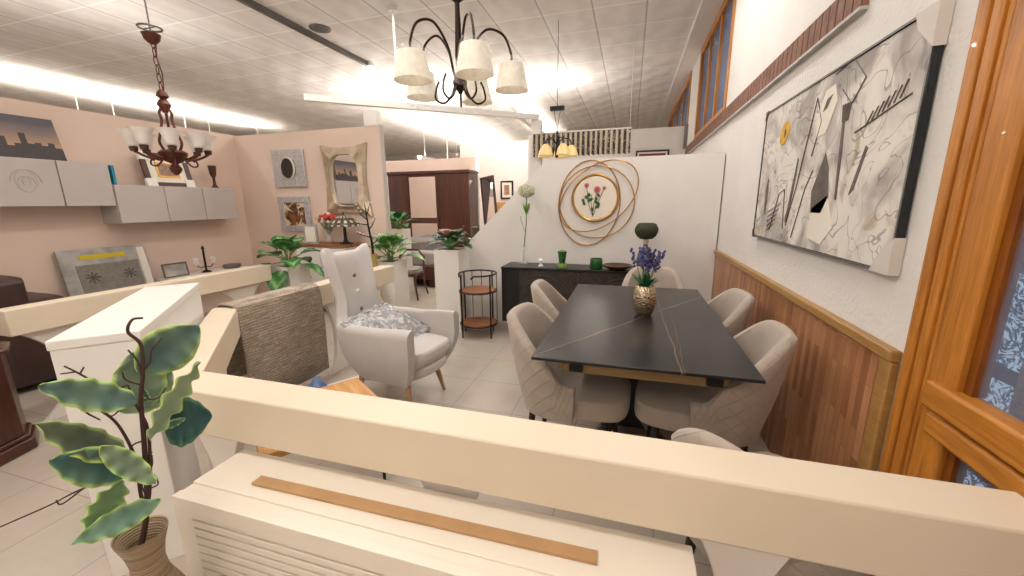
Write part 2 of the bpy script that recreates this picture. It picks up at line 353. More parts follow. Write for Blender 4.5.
# ------------------------------------------------------------------ mesh builder
class MB:
    def __init__(s):
        s.bm = bmesh.new(); s.cl = s.bm.verts.layers.float_color.new('Col')
    def _c(s, v, c):
        v[s.cl] = c
    def face(s, vs):
        try: return s.bm.faces.new(vs)
        except ValueError: return None
    def box(s, lo, hi, T=None):
        p = [Vector((x, y, z)) for z in (lo[2], hi[2]) for y in (lo[1], hi[1]) for x in (lo[0], hi[0])]
        if T: p = [T @ q for q in p]
        v = [s.bm.verts.new(q) for q in p]
        for f in ((0, 2, 3, 1), (4, 5, 7, 6), (0, 1, 5, 4), (2, 6, 7, 3), (0, 4, 6, 2), (1, 3, 7, 5)): s.face([v[i] for i in f])
        return s
    def grid(s, rows, cu=False, cv=False, cols=None, capa=False, capb=False):
        """rows: list of lists of points"""
        V = [[s.bm.verts.new(p) for p in r] for r in rows]
        if cols:
            for r, cr in zip(V, cols):
                for v, c in zip(r, cr): s._c(v, c)
        nr, nc = len(V), len(V[0])
        for i in range(nr if cu else nr - 1):
            for j in range(nc if cv else nc - 1):
                s.face([V[i][j], V[i][(j + 1) % nc], V[(i + 1) % nr][(j + 1) % nc], V[(i + 1) % nr][j]])
        if capa: s.face(list(reversed(V[0])))
        if capb: s.face(V[-1])
        return V
    def tube(s, pts, r, seg=8, closed=False, flat=None):
        pts = [Vector(p) for p in pts]; n = len(pts)
        rr = r if isinstance(r, (list, tuple)) else [r] * n
        prev = None; rows = []
        for i, p in enumerate(pts):
            a = pts[(i - 1) % n] if (closed or i > 0) else p; b = pts[(i + 1) % n] if (closed or i < n - 1) else p
            t = (b - a).normalized()
            if prev is None:
                u = t.cross(Vector((0, 0, 1)));
                if u.length < .1: u = t.cross(Vector((1, 0, 0)))
            else: u = prev - t * prev.dot(t)
            u.normalize(); w = t.cross(u); prev = u
            rows.append([p + u * math.cos(2 * PI * k / seg) * rr[i] + w * math.sin(2 * PI * k / seg) * rr[i] for k in range(seg)])
        s.grid(rows, cu=closed, cv=True, capa=not closed, capb=not closed); return s
    def lathe(s, prof, c=(0, 0, 0), seg=28, T=None, sy=1.0):
        c = Vector(c); rows = []
        for r, z in prof:
            row = [Vector((max(r, 1e-4) * math.cos(2 * PI * k / seg), sy * max(r, 1e-4) * math.sin(2 * PI * k / seg), z)) for k in range(seg)]
            row = [(T @ p if T else p) + c for p in row]; rows.append(row)
        s.grid(rows, cv=True, capa=True, capb=True); return s
    def prism(s, poly, f0, f1):
        """poly: list of 2-d points, f0/f1 map a 2-d point to 3-d on the two end faces"""
        a = [s.bm.verts.new(f0(p)) for p in poly]; b = [s.bm.verts.new(f1(p)) for p in poly]; n = len(poly)
        s.face(list(reversed(a))); s.face(b)
        for i in range(n): s.face([a[i], a[(i + 1) % n], b[(i + 1) % n], b[i]])
        return s
    def plan(s, poly, z0, z1): return s.prism(poly, lambda p: Vector((p[0], p[1], z0)), lambda p: Vector((p[0], p[1], z1)))
    def upright(s, poly, y0, y1): return s.prism(poly, lambda p: Vector((p[0], y0, p[1])), lambda p: Vector((p[0], y1, p[1])))
    def ball(s, c, r, sx=1, sy=1, sz=1, seg=12):
        prof = [(math.sin(PI * i / (seg // 2 + 2)), -math.cos(PI * i / (seg // 2 + 2))) for i in range(seg // 2 + 3)]
        s.lathe([(a * r, b * r * sz) for a, b in prof], c, seg, Matrix.Diagonal((sx, sy, 1)).to_3x3()); return s
    def leaf(s, base, tip, width, nrm, curl=.0, fold=.15, wave=.0, nw=6, c0=(20, 80, 25), c1=(60, 130, 50), edge=None, nl=14, shape=.9, stripe=None, wfreq=5):
        base, tip, nrm = Vector(base), Vector(tip), Vector(nrm)
        ax = tip - base; L = ax.length; ax.normalize(); side = ax.cross(nrm)
        if side.length < .01: side = ax.cross(Vector((1, .3, .2)))
        side.normalize(); nn = side.cross(ax); ph = random.random() * 6
        rows, cols = [], []
        for i in range(nl + 1):
            t = i / nl; w = width / 2 * (math.sin(PI * min(1, t ** shape)) ** .75 + .02)
            row, cr = [], []
            for j in range(-nw // 2, nw // 2 + 1):
                q = j / (nw / 2)
                p = base + ax * (L * t) + side * (w * q) + nn * (curl * math.sin(PI * t) * L + fold * abs(q) * w + wave * abs(q) ** 2 * math.sin(t * wfreq * 6.28 + ph + (1.3 if q > 0 else 0)))
                row.append(p)
                k = abs(q) ** 2.2 * .6 + .15 * math.sin(t * 9 + ph)
                if stripe: k = max(0, math.sin(t * stripe + abs(q) * 5)) * (1 - abs(q)) * 1.2 + .1
                k = max(0, min(1, k))
                c = [a * (1 - k) + b * k for a, b in zip(lin(c0), lin(c1))]
                if edge and abs(q) > .95: c = list(lin(edge))
                c[3] = 1; cr.append(c)
            rows.append(row); cols.append(cr)
        s.grid(rows, cols=cols); return s
    def blob(s, c, r, col, n=6, seg=6):
        """small coloured petal ball"""
        k0 = len(s.bm.verts); s.ball(c, r, seg=seg); s.bm.verts.ensure_lookup_table()
        for v in s.bm.verts[k0:]: s._c(v, lin(col))
        return s
    def build(s, name, mat, parent=None, bevel=0, sub=0, smooth=True, sharp=38, solid=0, uv=None, recalc=True):
        if recalc: bmesh.ops.recalc_face_normals(s.bm, faces=s.bm.faces[:])
        me = bpy.data.meshes.new(name); s.bm.to_mesh(me); s.bm.free()
        if smooth and len(me.polygons):
            me.polygons.foreach_set('use_smooth', [True] * len(me.polygons)); me.set_sharp_from_angle(angle=R(sharp))
        if mat: me.materials.append(M[mat] if isinstance(mat, str) else mat)
        o = bpy.data.objects.new(name, me); COL.objects.link(o)
        if parent: o.parent = parent
        if solid: q = o.modifiers.new('solid', 'SOLIDIFY'); q.thickness = solid; q.offset = 0
        if bevel: q = o.modifiers.new('bevel', 'BEVEL'); q.width = bevel; q.segments = 2; q.limit_method = 'ANGLE'; q.angle_limit = R(40)
        if sub: q = o.modifiers.new('sub', 'SUBSURF'); q.levels = sub; q.render_levels = sub
        return o

def tag(o, label, cat, group=None, kind=None):
    o['label'] = label; o['category'] = cat
    if group: o['group'] = group
    if kind: o['kind'] = kind
    return o
def thing(name, label, cat, loc=(0, 0, 0), rz=0, group=None, rot=None):
    o = bpy.data.objects.new(name, None); COL.objects.link(o); o.location = loc
    o.rotation_euler = rot if rot else (0, 0, rz); o.empty_display_size = .05
    return tag(o, label, cat, group)
def struct(name, mb, mat, **kw):
    o = mb.build(name, mat, **kw)
    if not kw.get('parent'): o['kind'] = 'structure'
    return o
def dup(root, loc=None, rz=None, label=None):
    r = root.copy(); COL.objects.link(r)
    if loc is not None: r.location = loc
    if rz is not None: r.rotation_euler = (0, 0, rz)
    if label: r['label'] = label
    for ch in list(root.children):
        c = ch.copy(); COL.objects.link(c); c.parent = r
        for gch in ch.children:
            d = gch.copy(); COL.objects.link(d); d.parent = c
    return r
def B(lo, hi): return MB().box(lo, hi)

# ------------------------------------------------------------------ setting
XR, XL, YC, YP, ZC = .87, -5.6, 4.65, 4.42, 3.64
struct('floor', B((-14, -6, -.1), (XR + .2, 17, 0)), 'floor', smooth=False)
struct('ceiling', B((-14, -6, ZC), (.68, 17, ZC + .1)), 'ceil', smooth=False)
w = MB()
w.box((XR, 1.49, 0), (XR + .2, 17, 2.2)); w.box((XR, -6, 0), (XR + .2, .2, 2.2)); w.box((XR, .2, 2.16), (XR + .2, 1.49, 2.2))
w.box((XR, -6, 2.2), (XR + .2, .2, ZC)); w.box((XR, 2.1, 2.2), (XR + .2, 4.67, ZC)); w.box((XR, 6.75, 2.2), (XR + .2, 7.69, ZC)); w.box((XR, 12.2, 2.2), (XR + .2, 17, ZC))
w.box((XR, .2, 3.58), (XR + .2, 2.1, ZC)); w.box((XR, 4.67, 3.58), (XR + .2, 6.75, ZC)); w.box((XR, 7.69, 3.58), (XR + .2, 12.2, ZC)); w.box((XR, .2, 2.2), (XR + .2, 2.1, 2.32))
struct('wall_right', w, 'plaster', smooth=False)
struct('trim_1', B((.64, -6, ZC - .07), (XR, 17, ZC)), 'wall_white', smooth=False)
w = B((XR - .012, 1.53, 0), (XR, 4.40, .93)); struct('trim_2', w, 'wains', smooth=False)
w = B((XR - .035, 1.5, .925), (XR, 4.40, .965)); w.box((XR - .03, 1.5, 0), (XR, 1.56, .925)); struct('trim_3', w, 'cap', bevel=.006)
struct('trim_4', B((XR - .022, 2.1, 2.205), (XR, 7.6, 2.335)), 'brick', smooth=False)
struct('trim_5', B((XR - .03, 2.1, 2.192), (XR, 7.6, 2.205)), 'plaster_lip', smooth=False)
# windows high in the right wall
def window(name, y0, y1, mull):
    z0, z1 = 2.335, 3.58
    f = MB(); x0, x1 = XR - .012, XR + .06; d = .10
    f.box((x0, y0, z0), (x1, y0 + d, z1)); f.box((x0, y1 - d, z0), (x1, y1, z1)); f.box((x0, y0 + d, z0), (x1, y1 - d, z0 + d * .6)); f.box((x0, y0 + d, z1 - d), (x1, y1 - d, z1))
    for k in mull: f.box((XR + .0, k - .03, z0 + .06), (x1, k + .03, z1 - d))
    o = struct(name, f, 'pine', bevel=.006)
    B((XR + .03, y0 + d * .5, z0 + .03), (XR + .036, y1 - d * .5, z1 - .03)).build('pane', 'win', o, smooth=False)
window('window_1', 4.67, 6.75, (5.4, 6.05)); window('window_2', 7.72, 12.2, (8.8, 9.9, 11.0)); window('window_3', .2, 2.1, (1.1,))
# pine door beside the camera
d = MB()
for k, (a, b, xx) in enumerate(((1.485, 1.462, .012), (1.462, 1.43, .022), (1.43, 1.414, .010), (1.414, 1.382, .022), (1.382, 1.365, .012))): d.box((XR - xx, b, 0), (XR + .06, a, 2.16))
d.box((XR - .03, .2, 2.04), (XR + .06, 1.365, 2.16)); d.box((XR - .03, .2, 0), (XR + .06, .3, 2.04))
door = struct('door_1', d, 'pine', bevel=.006)
B((XR + .01, 1.35, 0), (XR + .06, 1.365, 2.04)).build('door_groove', 'pine_dark', door)
lf = B((XR - .02, 1.255, .0), (XR + .03, 1.35, 2.03)); lf.box((XR - .02, .305, 0), (XR + .03, .41, 2.03)); lf.box((XR - .02, .41, 1.93), (XR + .03, 1.255, 2.03)); lf.box((XR - .02, .41, 0), (XR + .03, 1.255, .2))
lf.build('door_leaf', 'pine', door, bevel=.008)
ml = B((XR - .035, .41, .865), (XR + .03, 1.335, .945)); ml.box((XR - .028, .41, .79), (XR + .03, 1.32, .855)); ml.build('door_rail', 'pine_x', door, bevel=.01)
gb = MB()
for z0, z1 in ((.2, .79), (.945, 1.93)): gb.box((XR + .0, 1.228, z0), (XR + .03, 1.255, z1)); gb.box((XR, .41, z0), (XR + .03, .43, z1))
gb.build('glazing_bead', 'pine_dark', door)
B((XR + .012, .42, .2), (XR + .018, 1.24, 1.93)).build('door_pane', 'pane', door, smooth=False)
MB().ball((XR - .021, 1.29, 1.60), .004).build('screw_cap', 'white', door)
# what shows through the door glass
sc_ = B((XR + .14, .22, .03), (XR + .15, 1.47, 2.14)).build('lace_curtain', 'lace', smooth=False)
tag(sc_, 'pale blue floral lace curtain behind the door glass', 'curtain')
sl = thing('slatted_shutter', 'brown wooden slatted shutter behind the pine door glass', 'shutter', (XR + .085, .70, .02))
for k in range(6): B((0, -.12 + k * .115, 0), (.03, -.04 + k * .115, 2.05)).build('slat', 'rustic', sl)
B((-.01, -.12, 2.05), (.035, .56, 2.11)).build('head_rail', 'walnut', sl)

# pink partitions at the left
struct('wall_left', B((XL - .12, -2, 0), (XL, YC + .12, 2.45)), 'pink', smooth=False)
struct('wall_back_left', B((XL, YC, 0), (-3.15, YC + .06, 2.44)), 'pink', smooth=False)
struct('trim_6', B((-3.15, YC - .004, 0), (-3.13, YC + .064, 2.45)), 'cab_grey', smooth=False)
struct('wall_back', B((-5.4, 7.5, 0), (-2.95, 7.62, 2.33)), 'pink', smooth=False)
# white partition with the cut-off corner, behind the dining table
P = [(-.916, 1.898), (.858, 1.903), (.858, 0), (-2.06, 0), (-2.06, .80)]
struct('wall_divider', MB().upright(P, YP, YP + .1), 'wall_white', smooth=False)
struct('wall_far', B((-14, 16.8, 0), (XR, 17, ZC)), 'wall_white', smooth=False)
struct('wall_far_left', B((-13.9, -2, 0), (-13.8, 16.8, ZC)), 'wall_white', smooth=False)
w = B((-1.95, 7.7, 0), (XR, 7.8, 2.70)); struct('wall_behind_curtain', w, 'wall_white', smooth=False)
struct('trim_7', B((XR - .05, 7.62, 2.33), (XR, 7.7, 2.72)), 'grey_metal', smooth=False)
struct('wall_alcove', B((-4.2, 9.6, 0), (-1.6, 9.7, 2.9)), 'wall_white', smooth=False)
# white post and beam hung above the partitions
a, b = Vector((-3.6, 3.92)), Vector((-1.33, 5.84)); dr = (b - a).normalized(); nr = Vector((-dr.y, dr.x)) * .04
struct('trim_8', MB().plan([a - nr, b - nr, b + nr, a + nr], 2.60, 2.67), 'white', smooth=False)
struct('trim_9', B((-1.42, 5.80, 0), (-1.28, 5.92, 2.60)), 'white', smooth=False)
struct('trim_10', B((-3.36, YC - .01, 2.44), (-3.18, YC + .1, 2.62)), 'white', smooth=False)
# partition behind the camera (seen only in the round mirror)
struct('wall_rear', B((-2.3, -2.62, 0), (.4, -2.5, 2.5)), 'wall_white', smooth=False)

# ------------------------------------------------------------------ low cream railings
RW = .14; A_ = Vector((.86, 1.03)); Bq = Vector((-1.58, 1.03)); Cq = Vector((-2.355, 1.80)); Dq = Vector((-2.355, 3.55))
Bo = Bq + Vector((-.411, -1)) * RW; Co = Cq + Vector((-1, -.4175)) * RW
ZT, ZB = .818, .647
def hourglass(width=.26, waist=.075, z0=.0, z1=ZB, n=16):
    L = []
    for i in range(n + 1):
        t = i / n; e = abs(2 * t - 1) ** 2.2
        L.append((waist / 2 + (width - waist) / 2 * e, z0 + (z1 - z0) * t))
    return [(x, z) for x, z in L] + [(-x, z) for x, z in reversed(L)]
def railing(label, poly, p0, p1, posts, width=.26, waist=.075):
    p0, p1 = Vector(p0), Vector(p1); d = (p1 - p0); ang = math.atan2(d.y, d.x)
    t = thing('low_railing', label, 'railing', (p0.x, p0.y, 0), ang, 'low cream railings')
    Rm = Matrix.Rotation(-ang, 2)
    MB().plan([Rm @ (Vector(q) - p0) for q in poly], ZB, ZT).build('top_rail', 'cream', t, bevel=.006)
    for s_ in posts:
        MB().prism(hourglass(width, waist), lambda p: Vector((s_ + p[0], -.018, p[1])), lambda p: Vector((s_ + p[0], .018, p[1]))).build('baluster', 'cream_leg', t, bevel=.004)
    return t
mid = lambda p, q: ((p[0] + q[0]) / 2, (p[1] + q[1]) / 2)
railing('long cream railing crossing the foreground above the louvred cabinet', [A_, Bq, Bo, (A_.x, A_.y - RW)], (A_.x, A_.y - RW / 2), mid(Bq, Bo), (.545, 1.35, 2.30), .25)
railing('short diagonal cream railing between white plinth and woven rug', [Bq, Cq, Co, Bo], mid(Bq, Bo), mid(Cq, Co), (.14, .72), .2)
railing('cream railing carrying the draped woven rug', [Cq, Dq, (Dq.x - RW, Dq.y), Co], mid(Cq, Co), (Dq.x - RW / 2, Dq.y), (.25, .95, 1.5))
railing('far left cream railing in front of the pink wall', [(-3.73, 1.36), (-3.73, 3.30), (-3.87, 3.30), (-3.87, 1.36)], (-3.8, 1.36), (-3.8, 3.30), (.28, .95, 1.62), .46, .09)

# ------------------------------------------------------------------ foreground: louvred cabinet, card strip, plinth, potted branch
t = thing('louvred_cabinet', 'white louvred radiator cabinet in the foreground below the long railing', 'cabinet', (-1.283, .683, 0))
W = 1.475
B((0.02, .035, 0), (W - .02, .232, .575)).build('body', 'white_warm', t)
B((0, .028, .575), (W, .236, .594)).box((0, .062, .594), (W, .236, .6)).build('top_board', 'white_warm', t, bevel=.003)
f = B((0, 0, .535), (W, .028, .598)); f.box((0, 0, 0), (.07, .028, .535)); f.box((W - .07, 0, 0), (W, .028, .535))
z = .535
while z > .08:
    f.box((.07, 0, z - .022 - .0075), (W - .07, .028, z - .0075)); z -= .0295
f.build('louvred_front', 'white_warm', t, bevel=.0015)
s_ = B((0, -.018, 0), (1.05, .018, .009)).build('card_strip', 'cardboard', bevel=.001)
s_.location = (-1.085, .800, .6005); s_.rotation_euler = (0, 0, .012); tag(s_, 'long thin brown card strip lying on the white louvred cabinet', 'strip')

t = thing('display_plinth', 'tall white display plinth standing along the diagonal railing at left', 'plinth', (-1.905, .762, 0), R(45))
B((0.004, 0.004, 0), (.246, 1.046, .965)).build('body', 'white', t, bevel=.004)
B((0, 0, .965), (.25, 1.05, 1.0)).build('top_board', 'white', t, bevel=.004)

S = Vector((-1.185, .55, 0)); sn = Vector((S.x, S.y, 0)).normalized(); sr = Vector((-sn.y, sn.x, 0)) * -1
def pl(px, py, off=0):
    d = at(px, py, z=0) - CAM; k = (S.dot(sn) + off) / d.dot(sn); return CAM + d * k
t = thing('branch_in_vase', 'tall artificial branch with frosted green leaves in rattan vase, foreground left', 'plant', S)
prof = [(.0, .0), (.085, .0), (.105, .06), (.108, .18), (.095, .32), (.065, .42), (.04, .49), (.036, .53), (.042, .57), (.054, .61), (.056, .62), (.05, .615), (.036, .57), (.028, .5), (.0, .49)]
MB().lathe(prof, seg=32).build('vase', 'wicker', t)
st = MB(); inv = -S
def stem(pts, r0, r1=.0016):
    q = [pl(*p) + inv for p in pts]; out = []
    for i in range(len(q) - 1):
        a_, b_ = q[i], q[i + 1]
        pm = q[i - 1] if i else a_ * 2 - b_; pn = q[i + 2] if i + 2 < len(q) else b_ * 2 - a_
        for k in range(6):
            u = k / 6; out.append(.5 * ((2 * a_) + (-pm + b_) * u + (2 * pm - 5 * a_ + 4 * b_ - pn) * u * u + (-pm + 3 * a_ - 3 * b_ + pn) * u ** 3))
    out.append(q[-1]); n = len(out)
    st.tube(out, [r0 + (r1 - r0) * i / n for i in range(n)], 7)
base = [(141, 548), (146, 520)]
stem(base + [(147, 490), (144, 440), (141, 400), (143, 372), (141, 345), (128, 332), (132, 320), (143, 318)], .007, .0025)
stem(base + [(150, 480), (148, 430), (136, 405), (128, 385)], .006)
stem(base + [(140, 490), (136, 460), (118, 425), (95, 408), (86, 412), (100, 420)], .005)
stem([(142, 372), (150, 362), (152, 350), (162, 338)], .003); stem([(143, 380), (138, 362), (128, 350)], .003)
stem([(120, 400), (100, 386), (80, 374), (64, 366)], .003); stem([(80, 374), (84, 367)], .002); stem([(75, 372), (60, 374)], .0018)
stem([(135, 460), (108, 478), (75, 492), (50, 505), (0, 527)], .0022, .0016); stem([(84, 488), (62, 504), (56, 500)], .002)
stem([(146, 505), (150, 490), (138, 480)], .0025); stem([(146, 470), (152, 466), (152, 455)], .002)
stem([(128, 385), (112, 392), (100, 408), (112, 416), (122, 404), (116, 396)], .0022); stem([(146, 440), (132, 446), (128, 462), (142, 466), (152, 452)], .0022)
stem([(146, 490), (158, 484), (152, 474), (142, 484), (148, 500)], .002); stem([(143, 400), (158, 398), (166, 388)], .0022); stem([(141, 385), (126, 380), (122, 372)], .002)
st.build('branch', 'stem', t)
lf = MB(); cam_dir = -sn
DK, LT, ED = (84, 112, 104), (140, 166, 126), (196, 228, 124)
def fl(b, tp, w, off=0, toff=0, up=.3, sidebend=0, curl=-.05, wave=.006, c0=DK, c1=LT, edge=ED, fold=.2, shape=.9):
    lf.leaf(pl(*b, off) + inv, pl(*tp, toff) + inv, w, cam_dir + Vector((0, 0, up)) + sr * sidebend, curl, fold, wave, 8, c0, c1, edge, 40, shape, wfreq=4.5)
fl((138, 372), (199, 326), .115, .03, .02, .2)                       # top right
fl((142, 388), (150, 402), .01, .03, .03)
fl((146, 408), (133, 352), .105, .06, .05, .2, c0=(132, 154, 136), c1=(178, 198, 156))
fl((120, 412), (172, 372), .10, .07, .08, .2, c0=(140, 160, 144), c1=(182, 200, 162))
fl((138, 402), (38, 386), .075, -.02, -.06, .9, c0=(88, 118, 106), c1=(150, 176, 126))
fl((150, 440), (200, 362), .06, -.02, -.05, .4, .8, c0=(140, 168, 138), c1=(186, 206, 150), wave=.010)
fl((158, 430), (186, 418), .02)
fl((164, 424), (212, 416), .135, .04, .02, .1, c0=(36, 82, 82), c1=(70, 120, 104), edge=(96, 146, 108), shape=.7)
fl((132, 458), (36, 424), .07, -.03, -.07, 1.1, c0=(92, 104, 88), c1=(146, 160, 118))
fl((134, 472), (50, 460), .085, -.04, -.08, .5, c0=(70, 112, 108), c1=(130, 170, 128))
fl((100, 446), (156, 484), .05, -.07, -.09, .5, c0=(124, 150, 124), c1=(176, 202, 140), wave=.010)
fl((160, 500), (72, 544), .06, -.05, -.09, .9, c0=(106, 142, 122), c1=(158, 192, 138), wave=.010)
fl((122, 480), (86, 540), .07, -.03, -.06, .3, .7, c0=(120, 156, 112), c1=(172, 210, 132), wave=.010)
lf.build('foliage', 'leaf_matt', t, solid=.0015)

# rug over the railing
t = MB(); rows = []
path = [(-2.512, .30), (-2.512, .5), (-2.512, .72), (-2.508, .815), (-2.49, .832), (-2.43, .836), (-2.37, .832), (-2.345, .815), (-2.338, .72), (-2.335, .5), (-2.332, .3), (-2.33, .13)]
for i in range(33):
    y = 1.775 + .70 * i / 32
    rows.append([Vector((x + (.006 * math.sin(y * 17 + z * 5) * (1 if x > -2.42 else -1) if z < .78 else 0) + (.0 if z > .78 else (.004 if x > -2.42 else -.004)), y + .004 * math.sin(z * 40), z)) for x, z in path])
t.grid(rows); o = t.build('woven_rug', 'jute', solid=.012); tag(o, 'brown woven jute rug draped over the cream railing', 'rug')

# ------------------------------------------------------------------ upholstered tub shells
def shell(halfw, depth, front, hfun, z0, thick, taper, nu=40, nv=7, uvscale=1, squar=3.0):
    """U-shaped wrap-around back: opening faces +x.  returns (outer+rim+inner) rows; u=0 is the +y front edge"""
    pts = []
    for i in range(nu + 1):
        u = i / nu; pts.append(u)
    def plan_pt(u, off):
        # straight arm from front to the back curve, superellipse at the rear
        hw, dp = halfw - off, depth - off
        s = -1 + 2 * u; sg = 1 if s < 0 else -1; a = abs(s)
        k = .42
        if a > 1 - k:
            q = (a - (1 - k)) / k; return Vector((q * front, sg * hw))
        q = a / (1 - k) * PI / 2; e = 2 / squar
        return Vector((-dp * (math.cos(q) ** e if math.cos(q) > 0 else 0), sg * hw * (math.sin(q) ** e)))
    return plan_pt
def build_shell(parent, name, mat, inner_mat, halfw, depth, front, hfun, z0, thick, taper, lean=0, nu=48, nv=8, squar=2.6, zfun=None, narrow=0):
    pf = shell(halfw, depth, front, hfun, z0, thick, taper, squar=squar)
    O, I = MB(), MB(); nw_ = lambda z: 1 - narrow * smooth(.58, .76, z) * (1 - .85 * smooth(.80, 1.08, z))
    rowsO, rowsI = [], []
    for i in range(nu + 1):
        u = i / nu; po, pi_ = pf(u, 0), pf(u, thick); h = hfun(u); zb = zfun(u) if zfun else z0
        ro = []
        for j in range(nv + 1):
            v = j / nv; z = zb + (h - thick * .35 - zb) * v; k = 1 - taper * (1 - min(1, (z - z0) / .3)) ** 2
            p = Vector((po.x * k - lean * max(0, z - .45) * max(0, math.cos((u - .5) * PI)) ** 1.0, po.y * k * nw_(z), z)); ro.append(p)
        # rolled rim
        pm = (po + pi_) / 2; lz = lean * max(0, h - .45) * max(0, math.cos((u - .5) * PI))
        ro.append(Vector((po.x * .75 + pi_.x * .25 - lz, (po.y * .75 + pi_.y * .25) * nw_(h), h - thick * .06)))
        ro.append(Vector((pm.x - lz, pm.y * nw_(h), h)))
        rowsO.append(ro)
        ri = [Vector((pm.x - lz, pm.y * nw_(h), h)), Vector((po.x * .25 + pi_.x * .75 - lz, (po.y * .25 + pi_.y * .75) * nw_(h), h - thick * .06))]
        for j in range(nv + 1):
            v = 1 - j / nv; z = zb + (h - thick * .35 - zb) * v; k = 1 - taper * (1 - min(1, (z - z0) / .3)) ** 2
            ri.append(Vector((pi_.x * k - lean * max(0, z - .45) * max(0, math.cos((u - .5) * PI)), pi_.y * k * nw_(z), z)))
        rowsI.append(ri)
    uvl = O.bm.loops.layers.uv.new('UVMap'); VO = O.grid(rowsO)
    cood = {}
    for i, r in enumerate(VO):
        for j, v in enumerate(r): cood[v] = (i / nu * (2 * front + 2.6 * depth + .6), rowsO[i][j].z)
    for fc in O.bm.faces:
        for lp in fc.loops: lp[uvl].uv = cood[lp.vert]
    oo = O.build(name, mat, parent, sharp=80, recalc=False)
    # inner side with the two front edge faces
    VI = I.grid(rowsI)
    for i in (0, nu):
        ro = [I.bm.verts.new(p) for p in rowsO[i]]; ri = VI[i]
        loop = ro + ri[1:]
        if i == 0: loop = loop[::-1]
        try: I.bm.faces.new(loop)
        except ValueError: pass
    ii = I.build('inner_' + name, inner_mat, parent, sharp=50)
    return oo, ii
def smooth(a, b, x):
    t = max(0, min(1, (x - a) / (b - a))); return t * t * (3 - 2 * t)

def cushion(x0, x1, y0, y1, z0, z1, r=.04, crown=.02, frontround=.0, n=12):
    m_ = MB(); rows = []
    def sh(t): return math.copysign(abs(t) ** .8, t)
    for sgn in (1,):
        top = []
        for i in range(n + 1):
            row = []
            for j in range(n + 1):
                u, v = -1 + 2 * i / n, -1 + 2 * j / n
                x = (x0 + x1) / 2 + (x1 - x0) / 2 * u; y = (y0 + y1) / 2 + (y1 - y0) / 2 * v
                # rounded corners
                row.append(Vector((x, y, z1 + crown * (1 - u * u) * (1 - v * v))))
            top.append(row)
    m_.box((x0, y0, z0), (x1, y1, z1))
    bmesh.ops.subdivide_edges(m_.bm, edges=m_.bm.edges[:], cuts=5, use_grid_fill=True)
    cx, cy, cz = (x0 + x1) / 2, (y0 + y1) / 2, (z0 + z1) / 2
    for v in m_.bm.verts:
        u, w_, q = (v.co.x - cx) / ((x1 - x0) / 2), (v.co.y - cy) / ((y1 - y0) / 2), (v.co.z - cz) / ((z1 - z0) / 2)
        v.co.z += crown * (1 - u * u) * (1 - w_ * w_) * (1 if q > 0 else 0)
        if abs(u) > .9 and abs(w_) > .9: v.co.x -= math.copysign(r * .7, u); v.co.y -= math.copysign(r * .7, w_)
        elif abs(u) > .6 and abs(w_) > .9: v.co.y -= math.copysign(r * .2, w_)
        elif abs(w_) > .6 and abs(u) > .9: v.co.x -= math.copysign(r * .2, u)
        if frontround and u > .5 and q < 0: v.co.x -= frontround * (u - .5) * 2 * (-q)
    return m_

# ------------------------------------------------------------------ dining set
def dining_chair(label, loc, rz, top=.872, f0=.10, f1=.41, low=.56):
    t = thing('dining_chair', label, 'chair', loc, rz, 'taupe quilted dining chairs')
    hf = lambda u: low + (top - low) * smooth(f0, f1, u if u < .5 else 1 - u) + .0
    zf = lambda u: .36
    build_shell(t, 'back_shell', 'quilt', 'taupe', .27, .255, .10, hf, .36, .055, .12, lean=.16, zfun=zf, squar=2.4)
    cushion(-.20, .35, -.215, .215, .37, .475, .06, .018).build('seat', 'taupe', t, sub=1)
    for sx, sy in ((.26, .17), (.26, -.17), (-.16, .15), (-.16, -.15)):
        MB().tube([(sx * .9, sy * .9, .39), (sx * 1.08, sy * 1.12, 0)], [.02, .012], 10).build('leg', 'black_leg', t)
    return t
c1 = dining_chair('taupe quilted dining chair at left side of black table, nearest the railing', (-.30, 2.03, 0), R(-4))
dup(c1, (-.36, 2.80, 0), R(6), 'taupe quilted dining chair at left side of black table, nearer the sideboard')
dup(c1, (.425, 2.02, 0), R(176), 'taupe quilted dining chair at right side of black table, nearest the railing')
dup(c1, (.45, 2.75, 0), R(183), 'taupe quilted dining chair at right side of black table, nearer the white partition')
dup(c1, (.22, 3.43, 0), R(-90), 'taupe dining chair at the far head of the black table, behind the lavender')
dining_chair('taupe dining chair at near head of table, mostly hidden behind the railing', (.47, 1.275, 0), R(45), .815, .10, .5, .47)

t = thing('dining_table', 'black veined ceramic dining table between the taupe chairs', 'table', (.07, 2.47, 0))
B((-.47, -.84, .748), (.47, .85, .762)).build('tabletop', 'tabletop', t, bevel=.003)
fr = B((-.33, -.79, .688), (.33, -.765, .748)); fr.box((-.33, .765, .685), (.33, .79, .748)); fr.box((-.36, -.765, .69), (-.335, .765, .748)); fr.box((.335, -.765, .69), (.36, .765, .748)); fr.build('apron', 'tan_gold', t)
for sx in (-.30, .27):
    B((sx, -.815, .702), (sx + .06, -.79, .74)).build('extension_clip', 'black', t)
B((-.15, -.12, .05), (.15, .12, .748)).build('pedestal', 'black', t, bevel=.01)
for sx, sy in ((1, 1), (1, -1), (-1, 1), (-1, -1)):
    MB().tube([(sx * .08, sy * .08, .12), (sx * .22, sy * .35, .05), (sx * .30, sy * .58, .025)], [.05, .04, .026], 4).build('foot', 'walnut', t)

